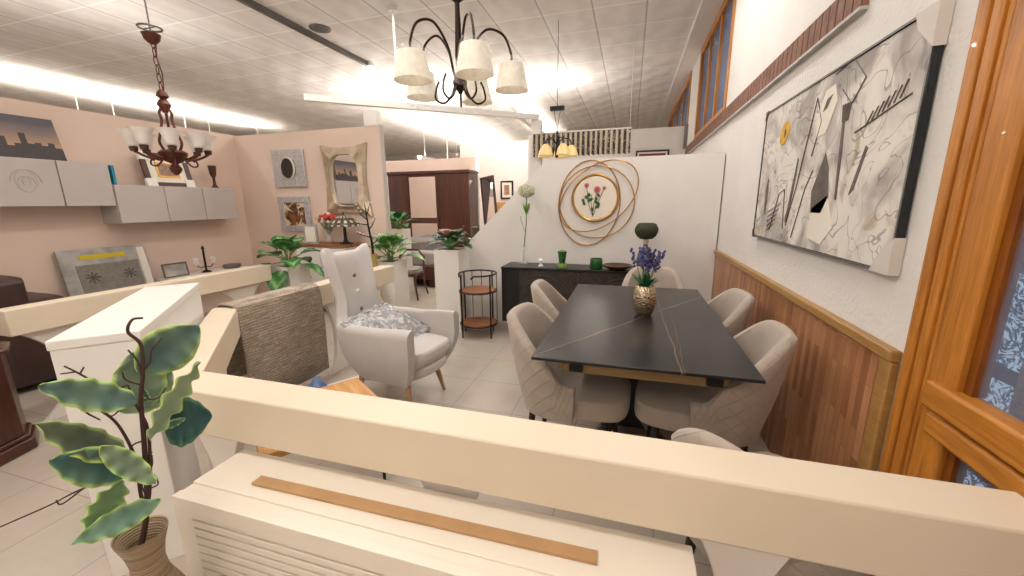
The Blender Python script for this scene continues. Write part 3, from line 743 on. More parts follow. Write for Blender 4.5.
t = thing('lavender_vase', 'hammered champagne vase of purple lavender standing on the black table', 'vase', (.11, 2.47, .762))
MB().lathe([(0, 0), (.04, 0), (.055, .02), (.068, .07), (.07, .12), (.062, .165), (.05, .185), (.052, .19), (.045, .185), (.03, .15), (0, .14)], seg=36).build('vase', 'hammered', t)
mb = MB(); lv = MB(); stm = MB()
for k in range(12):
    a_ = k * 2.4; rr = .02 + .09 * (k % 5) / 5; L = .27 + .06 * ((k * 7) % 5) / 5
    tip = Vector((rr * math.cos(a_) + (.05 if k % 3 == 0 else 0), rr * math.sin(a_) * .8, .17 + L * .75))
    stm.tube([(0.012 * math.cos(a_), .012 * math.sin(a_), .16), tip * .6 + Vector((0, 0, .07)), tip], .0022, 5)
    for q in range(14):
        u = q / 13; p = tip + (tip - Vector((0, 0, .1))).normalized() * (-.10 + .11 * u); e = .013 * (1 - .5 * u)
        mb.blob(p + Vector((random.uniform(-e, e), random.uniform(-e, e), 0)), .008, random.choice([(70, 62, 120), (92, 84, 150), (58, 52, 104), (110, 100, 168)]), seg=6)
for k in range(16):
    a_ = k * 2.4 + .4; r2 = .06 + .045 * (k % 3) / 2
    lv.leaf((.012 * math.cos(a_), .012 * math.sin(a_), .17), (r2 * math.cos(a_), r2 * math.sin(a_), .21 + .06 * (k % 4) / 3), .03, Vector((math.cos(a_), math.sin(a_), 1.5)), .06, .2, 0, 4, (28, 92, 54), (70, 140, 84), nl=8)
stm.build('stems', 'green_stem', t); mb.build('lavender_flowers', 'petal', t); lv.build('foliage', 'leafc', t)

# ------------------------------------------------------------------ armchair
t = thing('wing_armchair', 'pale grey high-backed wing armchair with wooden legs behind the rug', 'armchair', (-1.66, 2.44, 0), R(-8))
def ah(u):
    s = abs(u - .5) * 2
    top = 1.10 + .045 * smooth(.08, .22, s) - .52 * smooth(.255, .345, s)
    return top + .02 * smooth(.6, 1, s)
build_shell(t, 'arm_and_back', 'armfab', 'armfab', .31, .37, .38, ah, .2, .07, .30, lean=.17, narrow=.22, nu=110, nv=14, squar=3.2)
cushion(-.28, .39, -.225, .225, .20, .34, .10, 0, .14).build('seat_base', 'armfab', t, sub=1)
cushion(-.24, .40, -.225, .225, .33, .455, .05, .03, .03).build('seat_cushion', 'armfab', t, sub=1)
for z_ in (.92, .80, .66):
    MB().ball((-.285 - .16 * (z_ - .45) + .012, .0, z_), .016, .5, 1, 1).build('button', 'grey_metal' if z_ != .80 else 'white', t)
for sx, sy in ((.27, .19), (.27, -.19), (-.22, .17), (-.22, -.17)):
    MB().tube([(sx * .88, sy * .88, .23), (sx * 1.05, sy * 1.08, 0)], [.024, .012], 12).build('leg', 'legwood', t)
# pillow in plastic
o = cushion(-.05, .05, -.19, .19, -.14, .14, .06, 0)
for v in o.bm.verts:
    k = 1 - min(1, max(abs(v.co.y) / .19, abs(v.co.z) / .14)) ** 3; v.co.x *= (.25 + 1.0 * k)
t = thing('wrapped_cushion', 'grey cushion in crinkled clear plastic lying on the wing armchair seat', 'cushion', (-1.66, 2.42, .545), rot=(R(6), R(-68), R(-8)))
o.build('cushion', 'bedding', t, sub=1)
q = MB(); q.box((-.06, -.24, -.18), (.06, .24, .26)); bmesh.ops.subdivide_edges(q.bm, edges=q.bm.edges[:], cuts=9, use_grid_fill=True)
for v in q.bm.verts:
    k = 1 - min(1, max(abs(v.co.y) / .23, abs(v.co.z) / .185)) ** 3; v.co.x *= (.2 + 1.2 * k)
    v.co += Vector((random.uniform(-.014, .014), random.uniform(-.014, .014), random.uniform(-.014, .014)))
q.build('plastic_bag', 'wrap', t, sharp=20)

# tan side table in front of the armchair, bag on the floor
t = thing('side_table', 'small tan wooden table with black hairpin legs below the long railing', 'table', (-1.50, 1.80, 0), R(-33.5))
B((0, -.56, .415), (.50, 0, .45)).build('tabletop', 'tan_wood', t, bevel=.003)
for x, y in ((.05, -.05), (.45, -.05), (.05, -.51), (.45, -.51)):
    MB().tube([(x - .03, y, .415), (x - .006, y, .01), (x + .006, y, .01), (x + .03, y, .415)], .005, 6).build('hairpin_leg', 'black', t)
q = MB(); rows = []
for i in range(9):
    v_ = i / 8; rows.append([Vector((math.cos(a_) * (.10 * (1 - v_) ** .6 + .004) * random.uniform(.75, 1.15), math.sin(a_) * (.085 * (1 - v_) ** .6 + .004) * random.uniform(.75, 1.15), .19 * v_ + (random.uniform(-.01, .01) if 0 < i < 8 else 0))) for a_ in [2 * PI * k / 18 for k in range(18)]])
q.grid(rows, cv=True, capa=True, capb=True)
o = q.build('plastic_bag', 'bluebag', sharp=25); o.location = (-2.20, 2.20, 0); tag(o, 'crumpled blue plastic bag on the floor below the woven rug', 'bag')
t = thing('floor_strip', 'white plastic edging strip lying on the floor beside the blue bag', 'strip', (-2.17, 2.46, 0), R(58))
B((-.24, -.03, 0), (.22, .03, .04)).build('strip', 'white', t, bevel=.006); B((.18, -.03, .04), (.22, .03, .08)).build('end_lip', 'white', t, bevel=.006)

# ------------------------------------------------------------------ sideboard and what stands on it
SX0, SX1, SY0, SY1 = -1.33, .36, 4.03, 4.40
t = thing('sideboard', 'long black sideboard with carved ring doors against the white partition', 'sideboard', (SX0, SY0, 0))
L = SX1 - SX0
bd = B((0, .02, .14), (.03, .37, .74)); bd.box((L - .03, .02, .14), (L, .37, .74)); bd.box((.03, .02, .14), (L - .03, .37, .17)); bd.box((.03, .33, .17), (L - .03, .36, .74)); bd.build('carcass', 'black_wood', t)
B((0, 0, .74), (L, .37, .765)).build('top_board', 'black_wood', t, bevel=.003)
n = 4
for k in range(n): B((.034 + (L - .068) * k / n + .002, .0, .172), (.034 + (L - .068) * (k + 1) / n - .002, .02, .736)).build('door', 'carved', t)
for x in (.12, L - .12):
    for y in (.06, .31): MB().tube([(x - .035, y, .14), (x - .006, y, .006), (x + .006, y, .006), (x + .035, y, .14)], .006, 6).build('hairpin_leg', 'gold', t)
ZS = .765
t = thing('flower_vase', 'tall clear vase holding one white globe flower at left end of sideboard', 'vase', (-1.12, 4.22, ZS))
MB().lathe([(0, 0), (.045, 0), (.045, .02), (.028, .06), (.024, .2), (.02, .2), (.02, .06), (0, .02)], seg=20).build('vase', 'glass', t)
MB().tube([(0, 0, .03), (.005, 0, .2), (.03, 0, .45), (.035, 0, .78)], .006, 7).tube([(.02, 0, .36), (-.03, 0, .5), (-.035, 0, .54)], .003, 6).build('stem', 'green_stem', t)
q = MB()
for k in range(150):
    zz = 1 - 2 * (k + .5) / 150; a_ = k * 2.39996; rr = math.sqrt(1 - zz * zz)
    q.blob(Vector((.035, 0, .81)) + Vector((rr * math.cos(a_) * .085, rr * math.sin(a_) * .085, zz * .065)), .011, random.choice([(236, 232, 214), (220, 220, 190), (200, 206, 160)]), seg=6)
for k in range(20): q.leaf((.035, 0, .55 + .01 * (k % 5)), (.035 + .04 * math.cos(k * 2.4), .04 * math.sin(k * 2.4), .62 + .03 * (k % 3)), .02, (math.cos(k), math.sin(k), 1), .05, .1, 0, 4, (110, 160, 70), (160, 200, 110), nl=5)
q.build('flower_head', 'petal', t)
q = MB().lathe([(0, 0), (.03, 0), (.032, .012), (.014, .02), (.016, .05), (.028, .06), (.022, .075), (.012, .09), (0, .092)], seg=12)
o = q.build('white_ornament', 'white'); o.location = (-.91, 4.15, ZS); tag(o, 'small white ornament on the sideboard beside the tall vase', 'ornament')
t = thing('goblet_candle_holder', 'tall green glass goblet candle holder standing on the sideboard', 'candle holder', (-.675, 4.15, ZS))
MB().lathe([(0, 0), (.055, 0), (.055, .03), (.045, .045), (0, .045)], seg=24).build('foot', 'lime', t)
MB().lathe([(0, .045), (.032, .045), (.045, .14), (.052, .17), (.046, .168), (.03, .06), (0, .06)], seg=24).build('bowl', 'green_glass', t)
q = MB().lathe([(0, .10), (.04, .10), (.045, .175), (.02, .185), (0, .19)], seg=18); q.build('candle', 'lime', t)
t = thing('candle_jar', 'squat dark green glass candle jar in the middle of the sideboard', 'candle', (-.315, 4.15, ZS))
MB().lathe([(0, 0), (.058, 0), (.066, .015), (.066, .09), (.06, .105), (.056, .105), (.056, .03), (0, .03)], seg=28).build('jar', 'green_glass', t)
MB().lathe([(0, .03), (.054, .03), (.054, .085), (0, .09)], seg=20).build('wax', 'lime', t)
q = MB().lathe([(0, .006), (.07, 0), (.11, .015), (.145, .035), (.15, .045), (.14, .043), (.1, .024), (0, .016)], seg=36)
o = q.build('shallow_dish', 'brass_dish'); o.location = (-.10, 4.15, ZS); tag(o, 'shallow brown metal dish lying on the sideboard', 'dish')
t = thing('table_lamp', 'table lamp with dark moss green shade standing on the sideboard', 'lamp', (.165, 4.15, ZS))
MB().lathe([(0, 0), (.05, 0), (.075, .03), (.082, .1), (.07, .17), (.04, .215), (.022, .24), (.022, .27), (0, .27)], seg=30).build('lamp_base', 'blue_glass', t)
MB().lathe([(0, .265), (.026, .265), (.028, .305), (.02, .325), (0, .325)], seg=18).build('neck', 'champagne', t)
MB().lathe([(0, .315), (.06, .318), (.092, .345), (.112, .385), (.112, .42), (.092, .46), (.075, .472), (.068, .47), (0, .455)], seg=30).build('lamp_shade', 'moss', t)

# round mirror with rings
t = thing('ring_mirror', 'round gold mirror with interlaced gold rings on the white partition', 'mirror', (-.372, YP - .01, 1.489))
k = .00262
MB().lathe([(0, 0), (.235, 0), (.235, .004), (0, .004)], seg=64, T=Matrix.Rotation(R(90), 3, 'X')).build('mirror_glass', 'mirror', t)
MB().tube([(.24 * math.cos(a_), -.01, .24 * math.sin(a_)) for a_ in [2 * PI * i / 72 for i in range(72)]], .013, 10, True).build('frame', 'gold', t)
for (cx, cz, a_, b_, tl, yy) in (((400 - 425) * k, (195 - 217) * k, 125 * k, 172 * k, R(-4), -.0), ((430 - 425) * k, (195 - 213) * k, 151 * k, 145 * k, 0, -.012), ((436 - 425) * k, (195 - 190) * k, 175 * k, 117 * k, R(38), -.024)):
    MB().tube([(cx + a_ * math.cos(q) * math.cos(tl) - b_ * math.sin(q) * math.sin(tl), yy, cz + a_ * math.cos(q) * math.sin(tl) + b_ * math.sin(q) * math.cos(tl)) for q in [2 * PI * i / 80 for i in range(80)]], .006, 8, True).build('ring', 'gold', t)

# two-tier stand
t = thing('plant_stand', 'round black metal stand with two wooden shelves beside the sideboard', 'stand', (-1.565, 3.93, 0))
r = .205
for z_ in (.13, .50):
    MB().lathe([(0, z_), (r - .012, z_), (r - .012, z_ + .022), (0, z_ + .022)], seg=40).build('shelf', 'rustic', t)
q = MB()
for z_ in (.128, .498): MB().tube([(r * math.cos(a_), r * math.sin(a_), z_ + .01) for a_ in [2 * PI * i / 40 for i in range(40)]], .008, 6, True).build('shelf_ring', 'black', t)
arc = [R(-60 + 300 * i / 30 - 0) for i in range(31)]; 
q = MB().tube([(r * math.cos(a_ + R(-30)), r * math.sin(a_ + R(-30)), 0.70 - (.03 if i in (0, 30) else 0)) for i, a_ in enumerate(arc)], .009, 8); q.build('top_ring', 'black', t)
for a_ in (-130, -30, 60, 160):
    MB().tube([(r * math.cos(R(a_)), r * math.sin(R(a_)), 0), (r * math.cos(R(a_)), r * math.sin(R(a_)), .70)], .009, 8).build('leg', 'black', t)
for a_ in (20, 100, 130):
    MB().tube([(r * math.cos(R(a_)), r * math.sin(R(a_)), .15), (r * math.cos(R(a_)), r * math.sin(R(a_)), .70)], .004, 6).build('spindle', 'black', t)

# ------------------------------------------------------------------ plants in white planters
def planter(label, lo, hi, h, tip, fol, nleaf=16, length=.36, width=.13, c0=(24, 96, 36), c1=(120, 172, 84), stripe=8, flower=None, up=1.0, droop=0):
    cx, cy = (lo[0] + hi[0]) / 2, (lo[1] + hi[1]) / 2
    t = thing('potted_plant', label, 'plant', (cx, cy, 0), 0, 'plants in white floor planters')
    hx, hy = (hi[0] - lo[0]) / 2, (hi[1] - lo[1]) / 2
    p = B((-hx, -hy, 0), (hx, hy, h - .05)); p.box((-hx, -hy, h - .05), (-hx + .02, hy, h)); p.box((hx - .02, -hy, h - .05), (hx, hy, h)); p.box((-hx + .02, -hy, h - .05), (hx - .02, -hy + .02, h)); p.box((-hx + .02, hy - .02, h - .05), (hx - .02, hy, h))
    p.build('planter', 'white', t)
    B((-hx + .02, -hy + .02, h - .05), (hx - .02, hy - .02, h - .02)).build('soil', 'soil', t)
    q = MB(); sm = MB()
    for k in range(nleaf):
        a_ = k * 2.39996 + .5; ring = k / nleaf
        el = 1.25 * up - (1.15 + .4 * droop) * ring * up; rad = length * (.55 + .45 * ring)
        b0 = Vector((.03 * math.cos(a_), .03 * math.sin(a_), h + .02 + .10 * (1 - ring)))
        b1 = b0 + Vector((math.cos(a_) * math.cos(el), math.sin(a_) * math.cos(el), math.sin(el))) * rad * .35
        tp = b1 + Vector((math.cos(a_) * math.cos(el - .35), math.sin(a_) * math.cos(el - .35), math.sin(el - .35))) * rad * .8
        sm.tube([Vector((b0.x, b0.y, h - .03)), b0, b1], .006, 6)
        q.leaf(b1, tp, width * random.uniform(.85, 1.15), Vector((-math.cos(a_) * math.sin(el), -math.sin(a_) * math.sin(el), math.cos(el) + .2)), .10, .22, .006, 8, c0, c1, None, 14, .85, stripe=stripe)
    q.build('foliage', 'leafc', t); sm.build('stems', 'green_stem', t)
    if flower:
        f_ = MB()
        for k in range(24):
            a_ = k * 2.4; rr = .02 + .06 * (k / 24); b0 = Vector((.0 + rr * .3 * math.cos(a_), -.11 + rr * .3 * math.sin(a_), h + .17))
            f_.leaf(b0, b0 + Vector((rr * 1.6 * math.cos(a_), rr * 1.6 * math.sin(a_), .06 - .04 * k / 24)), .04, (0, 0, 1), .1, .3, 0, 4, flower, (240, 215, 200), nl=5)
        f_.build('flower', 'petal', t)
    return t
planter('leafy striped green plant in white planter at the end of far left railing', (-3.92, 3.42), (-3.62, 3.72), .77, 0, 0, 16, .40, .23, (28, 100, 40), (150, 200, 116), 10, None, 1.1, 1.6)
planter('variegated yellow-green plant in white planter right of the armchair back', (-3.0, 4.09), (-2.73, 4.42), .755, 0, 0, 15, .39, .24, (30, 116, 40), (200, 226, 150), 7, up=1.12, droop=.4)
planter('green plant with pink flower in white planter beside the round stand', (-2.09, 3.94), (-1.79, 4.24), .945, 0, 0, 20, .25, .15, (30, 82, 38), (84, 134, 70), 0, (226, 160, 150), .75)
planter('small plain green plant on distant white planter before the wardrobe', (-3.86, 5.68), (-3.56, 5.93), 1.04, 0, 0, 12, .34, .15, (20, 104, 44), (60, 150, 70), 0)

# ------------------------------------------------------------------ back left: console with ornaments, pictures, mirror
t = thing('console_cabinet', 'white console cabinet with brown top below the gold framed mirror', 'cabinet', (-4.35, 4.24, 0))
B((0, 0, .90), (.86, .38, .935)).build('top_board', 'rustic', t); B((.02, .02, .06), (.84, .37, .90)).build('body', 'white', t)
for k in range(2):
    for j in range(3):
        dw = B((.04 + .40 * k, 0.0, .10 + .27 * j), (.42 + .40 * k, .018, .34 + .27 * j)).build('drawer', 'white', t, bevel=.004); MB().ball((.23 + .40 * k, -.012, .22 + .27 * j), .014).build('knob', 'grey_metal', dw)
for x in (.04, .82):
    for y in (.04, .34): B((x - .02, y - .02, 0), (x + .02, y + .02, .06)).build('foot', 'white', t)
ZT2 = .935
t = thing('stained_glass_lamp', 'small table lamp with dotted stained glass shade on the console', 'lamp', (-3.61, 4.38, ZT2))
MB().lathe([(0, 0), (.085, 0), (.08, .015), (.035, .03), (.022, .07), (.02, .2), (.014, .24), (0, .24)], seg=20).build('lamp_base', 'black', t)
def tif():
    tt = NT('stained_glass'); v = tt.coord(); x = tt.xyz(v); an = tt.math('ARCTAN2', x[0], x[1])
    d = tt.math('MULTIPLY', tt.math('GREATER_THAN', tt.math('SINE', tt.math('MULTIPLY', an, 14)), .2), tt.math('GREATER_THAN', tt.math('SINE', tt.math('MULTIPLY', x[2], 110)), .0))
    tt.set(col=tt.mix(d, lin((70, 62, 54)), lin((206, 192, 164))), rough=.3); return tt.m
M['tiffany'] = tif()
MB().lathe([(.20, .235), (.205, .245), (.19, .285), (.12, .335), (.06, .37), (.02, .385), (0, .385), (0, .375), (.1, .33), (.17, .285), (.19, .24)], seg=40).build('lamp_shade', 'tiffany', t)
MB().lathe([(0, .385), (.012, .385), (.006, .42), (0, .425)], seg=10).build('finial', 'black', t)
t = thing('photo_stand', 'small white photo frame standing on the brown console top', 'picture frame', (-4.10, 4.30, ZT2), R(0))
B((-.11, 0, 0), (.11, .02, .26)).build('frame', 'silver', t); B((-.08, -.004, .03), (.08, 0, .23)).build('photo', 'paper', t)
t = thing('bouquet_vase', 'glass vase of cream and red flowers on the brown console top', 'vase', (-3.96, 4.48, ZT2))
MB().lathe([(0, 0), (.04, 0), (.05, .05), (.035, .14), (.045, .19), (.04, .19), (.03, .14), (0, .02)], seg=18).build('vase', 'glass', t)
q = MB(); sm = MB()
for k in range(46):
    a_ = k * 2.4; rr = .03 + .12 * math.sqrt(k / 46); p = Vector((rr * math.cos(a_) * 1.1, rr * math.sin(a_) * .7, .36 - .7 * rr * rr * 4 + random.uniform(-.03, .04)))
    c = random.choice([(232, 216, 190), (240, 226, 204), (225, 205, 176)]) if not (p.z > .33 or p.x > .12) else random.choice([(196, 60, 44), (214, 82, 60), (236, 220, 196)])
    q.blob(p, random.uniform(.018, .03), c, seg=8); sm.tube([(0, 0, .1), p], .002, 4)
q.build('flowers', 'petal', t); sm.build('stems', 'green_stem', t)
t = thing('twig_vase', 'tall bare twig with white buds in a yellow vase behind the armchair', 'vase', (-2.84, 3.88, 0))
MB().lathe([(0, 0), (.08, 0), (.085, .2), (.06, .6), (.036, .82), (.042, .89), (.034, .89), (.028, .82), (0, .78)], seg=24).build('vase', 'yellowpot', t)
q = MB(); w_ = MB()
q.tube([(0, 0, .8), (.0, 0, 1.0), (-.03, .0, 1.2), (-.055, 0, 1.46)], [.016, .014, .012, .005], 7)
for (z_, dx, dz) in ((1.0, .13, .1), (1.08, -.16, .05), (1.17, .12, .13), (1.22, -.12, .02), (1.28, -.11, .17), (1.33, .09, .14), (1.1, .1, -.03)):
    x0 = -.03 * (z_ - 1) / .2; pth = [(x0, 0, z_), (x0 + dx * .5, -.02, z_ + dz * .3), (x0 + dx, -.03, z_ + dz)]; q.tube(pth, [.008, .006, .003], 6)
    for u in (.5, .75, 1): MB().blob(Vector((x0 + dx * u, -.025, z_ + dz * u * .9 + .012)), .013, (205, 198, 190), seg=6).build('bud', 'petal', t)
q.build('twig', 'black', t)

def picture(name, label, cat, loc, w, h, rz, fw, fmat, inner, depth=.03, tilt=0, matw=0, group=None, matmat='paper', roll=0):
    t = thing(name, label, cat, loc, rz, group, rot=Euler((tilt, roll, rz)))
    f = MB()
    for lo, hi in (((-w / 2, 0, -h / 2), (-w / 2 + fw, depth, h / 2)), ((w / 2 - fw, 0, -h / 2), (w / 2, depth, h / 2)), ((-w / 2 + fw, 0, -h / 2), (w / 2 - fw, depth, -h / 2 + fw)), ((-w / 2 + fw, 0, h / 2 - fw), (w / 2 - fw, depth, h / 2))): f.box(lo, hi)
    f.build('frame', fmat, t, bevel=min(.006, fw * .2))
    if matw: B((-w / 2 + fw, .010, -h / 2 + fw), (w / 2 - fw, .02, h / 2 - fw)).build('mat_board', matmat, t, smooth=False)
    k = fw + matw
    B((-w / 2 + k, .006 if matw else .012, -h / 2 + k), (w / 2 - k, .014 if matw else .02, h / 2 - k)).build('print', inner, t, smooth=False)
    return t
def corners(t, w, h, s, mat='corner', y=-.006, d=.05):
    for sx in (-1, 1):
        for sz in (-1, 1):
            c = MB(); poly = [(sx * w / 2 * 1.01, sz * h / 2 * 1.01), (sx * (w / 2 - s), sz * h / 2 * 1.01), (sx * (w / 2 - s * .6), sz * (h / 2 - s * .3)), (sx * (w / 2 - s * .3), sz * (h / 2 - s * .6)), (sx * w / 2 * 1.01, sz * (h / 2 - s))]
            if sx * sz < 0: poly = poly[::-1]
            c.upright(poly, y, d); c.build('corner_protector', mat, t, smooth=False)
t = picture('framed_picture', 'silver framed picture with dark oval, upper of two on pink wall', 'picture', (-4.65, YC - .035, 1.955), .55, .51, 0, .15, 'silver', 'silver', .03)
MB().lathe([(0, 0), (.13, 0), (.13, .012), (.105, .016), (0, .01)], (0, .002, 0), 36, Matrix.Rotation(R(90), 3, 'X') @ Matrix.Diagonal((.9, 1.15, 1)).to_3x3()).build('oval_rim', 'paper', t)
MB().lathe([(.0, .016), (.11, .016), (.12, .022), (.118, .026), (0, .02)], (0, .0, 0), 36, Matrix.Rotation(R(90), 3, 'X') @ Matrix.Diagonal((.85, 1.15, 1)).to_3x3()).build('oval_print', 'oval_dark', t)
corners(t, .55, .51, .13, 'plastic')
t = picture('framed_picture', 'silver framed brown ink print, lower of two on pink wall', 'picture', (-4.64, YC - .035, 1.32), .54, .50, 0, .09, 'silver', 'portrait', .03); corners(t, .54, .50, .12, 'plastic')
# gold mirror with concave pointed frame
t = thing('gold_framed_mirror', 'rectangular mirror in wide pleated champagne frame on the pink wall', 'mirror', (-3.71, YC - .02, 1.765), 0)
hw, hh = .37, .475; rows = []; NN = 48
def outer(u):
    # four concave sides with pointed corners
    k = int(u * 4) % 4; s_ = u * 4 - int(u * 4); C4 = [(-hw, hh), (hw, hh), (hw, -hh), (-hw, -hh)]
    a_, b_ = Vector(C4[k]), Vector(C4[(k + 1) % 4]); p = a_.lerp(b_, s_); inw = Vector((-(b_ - a_).y, (b_ - a_).x)).normalized() * -1
    return p + inw * (.05 * math.sin(PI * s_)) , min(s_, 1 - s_)
for i in range(NN):
    u = i / NN; p, cs = outer(u); ang = math.atan2(p.y / hh, p.x / hw)
    e = lambda v: math.copysign(abs(v) ** .6, v)
    inn = Vector((.225 * e(math.cos(ang)), .34 * e(math.sin(ang))))
    midp = p.lerp(inn, .5); rz_ = -.05 - (.03 if cs < .08 else 0)
    rows.append([Vector((p.x, .015, p.y)), Vector((p.x, -.015, p.y)), Vector((midp.x, -.075 + .06 * min(1, cs / .3), midp.y)), Vector((inn.x, -.05, inn.y)), Vector((inn.x * .97, -.005, inn.y * .97))])
q = MB(); q.grid(rows, cu=True); q.build('frame', 'champagne', t, sharp=14)
e = lambda v: math.copysign(abs(v) ** .6, v)
MB().upright([(.228 * e(math.cos(a_)), .343 * e(math.sin(a_))) for a_ in [2 * PI * i / 48 for i in range(48)]], -.012, -.004).build('mirror_glass', 'mirror', t, smooth=False)

# wall cabinets
XF = XL + .3
t = thing('wall_cabinet', 'pale grey two-door wall cabinet, the higher one under the city picture', 'cabinet', (XF, 1.05, 0), 0, 'pale grey wall cabinets')
B((-.299, 0, 1.46), (-.02, 1.87, 1.895)).build('carcass', 'cab_grey', t)
for y0, y1 in ((0, .585), (.59, 1.465), (1.47, 1.87)):
    B((-.02, y0 + .003, 1.463), (0, y1 - .003, 1.892)).build('door', 'cab_grey', t, bevel=.003)
q = MB()
for k, s_ in ((0, 1), (1, -1)):
    pts = []
    for i in range(40):
        u = i / 39; a_ = u * 3.2 * PI; r_ = .13 * (1 - u * .75)
        pts.append((.002, 1.24 + s_ * (.005 + r_ * math.cos(a_) * .75), 1.68 + r_ * math.sin(a_)))
    q.tube(pts, .005, 5)
q.build('scroll_relief', 'cab_grey', t)
t = thing('wall_cabinet', 'pale grey three-door wall cabinet, the lower one nearer the corner', 'cabinet', (XF, 2.93, 0), 0, 'pale grey wall cabinets')
B((-.299, 0, 1.272), (-.02, 1.35, 1.685)).build('carcass', 'cab_grey', t)
for y0, y1 in ((0, .48), (.48, .92), (.92, 1.35)): B((-.02, y0 + .003, 1.275), (0, y1 - .003, 1.682)).build('door', 'cab_grey', t, bevel=.003)
o = B((-.1, -.012, 0), (.1, .012, .2)).build('upright_book', 'blue_book'); o.location = (XF - .12, 2.965, 1.685); tag(o, 'thin teal book standing on lower wall cabinet against the higher one', 'book')
t = thing('city_picture', 'dark sunset city canvas leaning on top of the higher wall cabinet', 'picture', (XL + .17, 2.12, 1.897), R(90), rot=Euler((R(-14), 0, R(90))))
B((-.55, 0, 0), (.55, .025, .41)).build('canvas', 'skyline', t)
t = thing('leaning_picture', 'white matted small picture in stacked brown frames leaning on lower cabinet', 'picture', (XL + .20, 3.58, 1.687), R(90), rot=Euler((R(-12), R(0), R(90))))
f = MB()
for lo, hi in (((-.26, 0, 0), (-.2, .03, .40)), ((.2, 0, 0), (.26, .03, .40)), ((-.2, 0, 0), (.2, .03, .05)), ((-.2, 0, .35), (.2, .03, .40))): f.box(lo, hi)
f.build('frame', 'dark_frame', t, bevel=.006); B((-.2, .008, .05), (.2, .016, .35)).build('mat_board', 'paper', t, smooth=False)
f = MB()
for lo, hi in (((-.12, 0, .11), (-.1, .008, .29)), ((.1, 0, .11), (.12, .008, .29)), ((-.1, 0, .11), (.1, .008, .13)), ((-.1, 0, .27), (.1, .008, .29))): f.box(lo, hi)
f.build('gilt_slip', 'gold', t); B((-.1, .003, .13), (.1, .008, .27)).build('print', 'sepia', t, smooth=False)
for sx in (-1, 1):
    for z0, z1 in ((-.0, .09), (.31, .405)): B((min(sx * .16, sx * .265), -.008, z0), (max(sx * .16, sx * .265), .034, z1)).build('corner_protector', 'white', t, smooth=False)
t = thing('goblet', 'dark wooden goblet at the right end of lower wall cabinet', 'goblet', (XL + .2, 4.10, 1.685))
MB().lathe([(0, 0), (.05, 0), (.035, .015), (.018, .05), (.016, .13), (.035, .17), (.045, .25), (.048, .29), (.04, .285), (.03, .19), (0, .17)], seg=18).build('goblet_body', 'dark_frame', t)
# low left things along the pink wall
t = thing('low_console', 'low white console along the pink wall behind the far railing', 'console', (XL + .02, 3.26, 0))
B((0, 0, .56), (.36, 1.04, .59)).build('top_board', 'white', t)
for y in (.02, .98): B((.02, y, 0), (.34, y + .04, .56)).build('side_panel', 'white', t)
t = thing('leaning_canvas', 'large grey canvas with yellow band leaning on the pink wall', 'picture', (XL + .22, 2.84, 0), R(90), rot=Euler((R(-9), 0, R(90))))
B((-.38, 0, 0), (.38, .03, 1.03)).build('canvas', 'grey_print', t); B((-.22, -.004, .915), (.18, 0, .965)).build('yellow_band', 'yellow', t)
B((-.27, -.006, .55), (.28, -.001, .86)).build('grey_panel', 'clay', t)
for cx in (-.16, .17):
    q = MB()
    for k in range(4):
        a_ = k * PI / 4; dx, dz = .06 * math.cos(a_), .06 * math.sin(a_); q.tube([(cx - dx, -.008, .72 - dz), (cx + dx, -.008, .72 + dz)], .006, 4)
    q.build('star_motif', 'charcoal', t)
B((.30, -.004, .55), (.37, 0, 1.0)).build('pale_edge', 'paper', t)
t = picture('small_picture', 'small unframed grey print standing behind the far left railing', 'picture', (XL + .22, 3.42, .68), .28, .17, R(90), .012, 'grey_metal', 'grey_print', .02, R(-8))
t = thing('candelabrum', 'slim dark candlestick with glass cups near the corner of pink walls', 'candlestick', (XL + .22, 3.78, .59))
q = MB().lathe([(0, 0), (.06, 0), (.05, .012), (.012, .03), (.012, .30), (.02, .31), (.012, .34), (0, .35)], seg=14); q.tube([(0, -.11, .1), (0, -.06, .06), (0, 0, .08), (0, .06, .06), (0, .11, .1)], .006, 6); q.build('stand', 'bronze', t)
for y in (-.11, .11): MB().lathe([(0, .1), (.02, .1), (.035, .14), (.035, .2), (.032, .2), (.03, .14), (0, .11)], (0, y, 0), 14).build('glass_cup', 'glass', t)
q = MB().lathe([(0, 0), (.09, 0), (.11, .02), (.11, .05), (.09, .055), (0, .05)], seg=18); o = q.build('lidded_tin', 'grey_metal'); o.location = (XL + .22, 4.14, .59); tag(o, 'small flat grey tin right of the candlestick on low console', 'tin')
# brown sofa and dark cherry cabinet at the far left
t = thing('leather_sofa', 'dark brown leather recliner sofa by the pink wall, left edge', 'sofa', (-5.55, .55, 0))
cushion(.15, .95, 0, 1.0, .12, .46, .08, .02).build('seat_base', 'leather', t, sub=1); cushion(.0, 1.04, .98, 1.54, .04, .72, .09, .0).build('backrest', 'leather', t, sub=1)
cushion(.80, 1.02, .1, 1.1, .10, .62, .08, .03).build('armrest', 'leather', t, sub=1); cushion(.04, .99, .94, 1.34, .66, .905, .09, .02).build('head_pillow', 'leather', t, sub=1)
for x in (.12, .88):
    for y in (.2, 1.3): B((x - .03, y - .03, 0), (x + .03, y + .03, .05 if y > 1 else .13)).build('foot', 'black_wood', t)
t = thing('cherry_cabinet', 'dark cherry wood cabinet with moulded base at the left edge', 'cabinet', (-3.70, .95, 0), R(20))
oct_ = lambda r_: [(r_ * x, r_ * y) for x, y in ((-1, -1), (.55, -1), (1, -.55), (1, .55), (.55, 1), (-1, 1))]
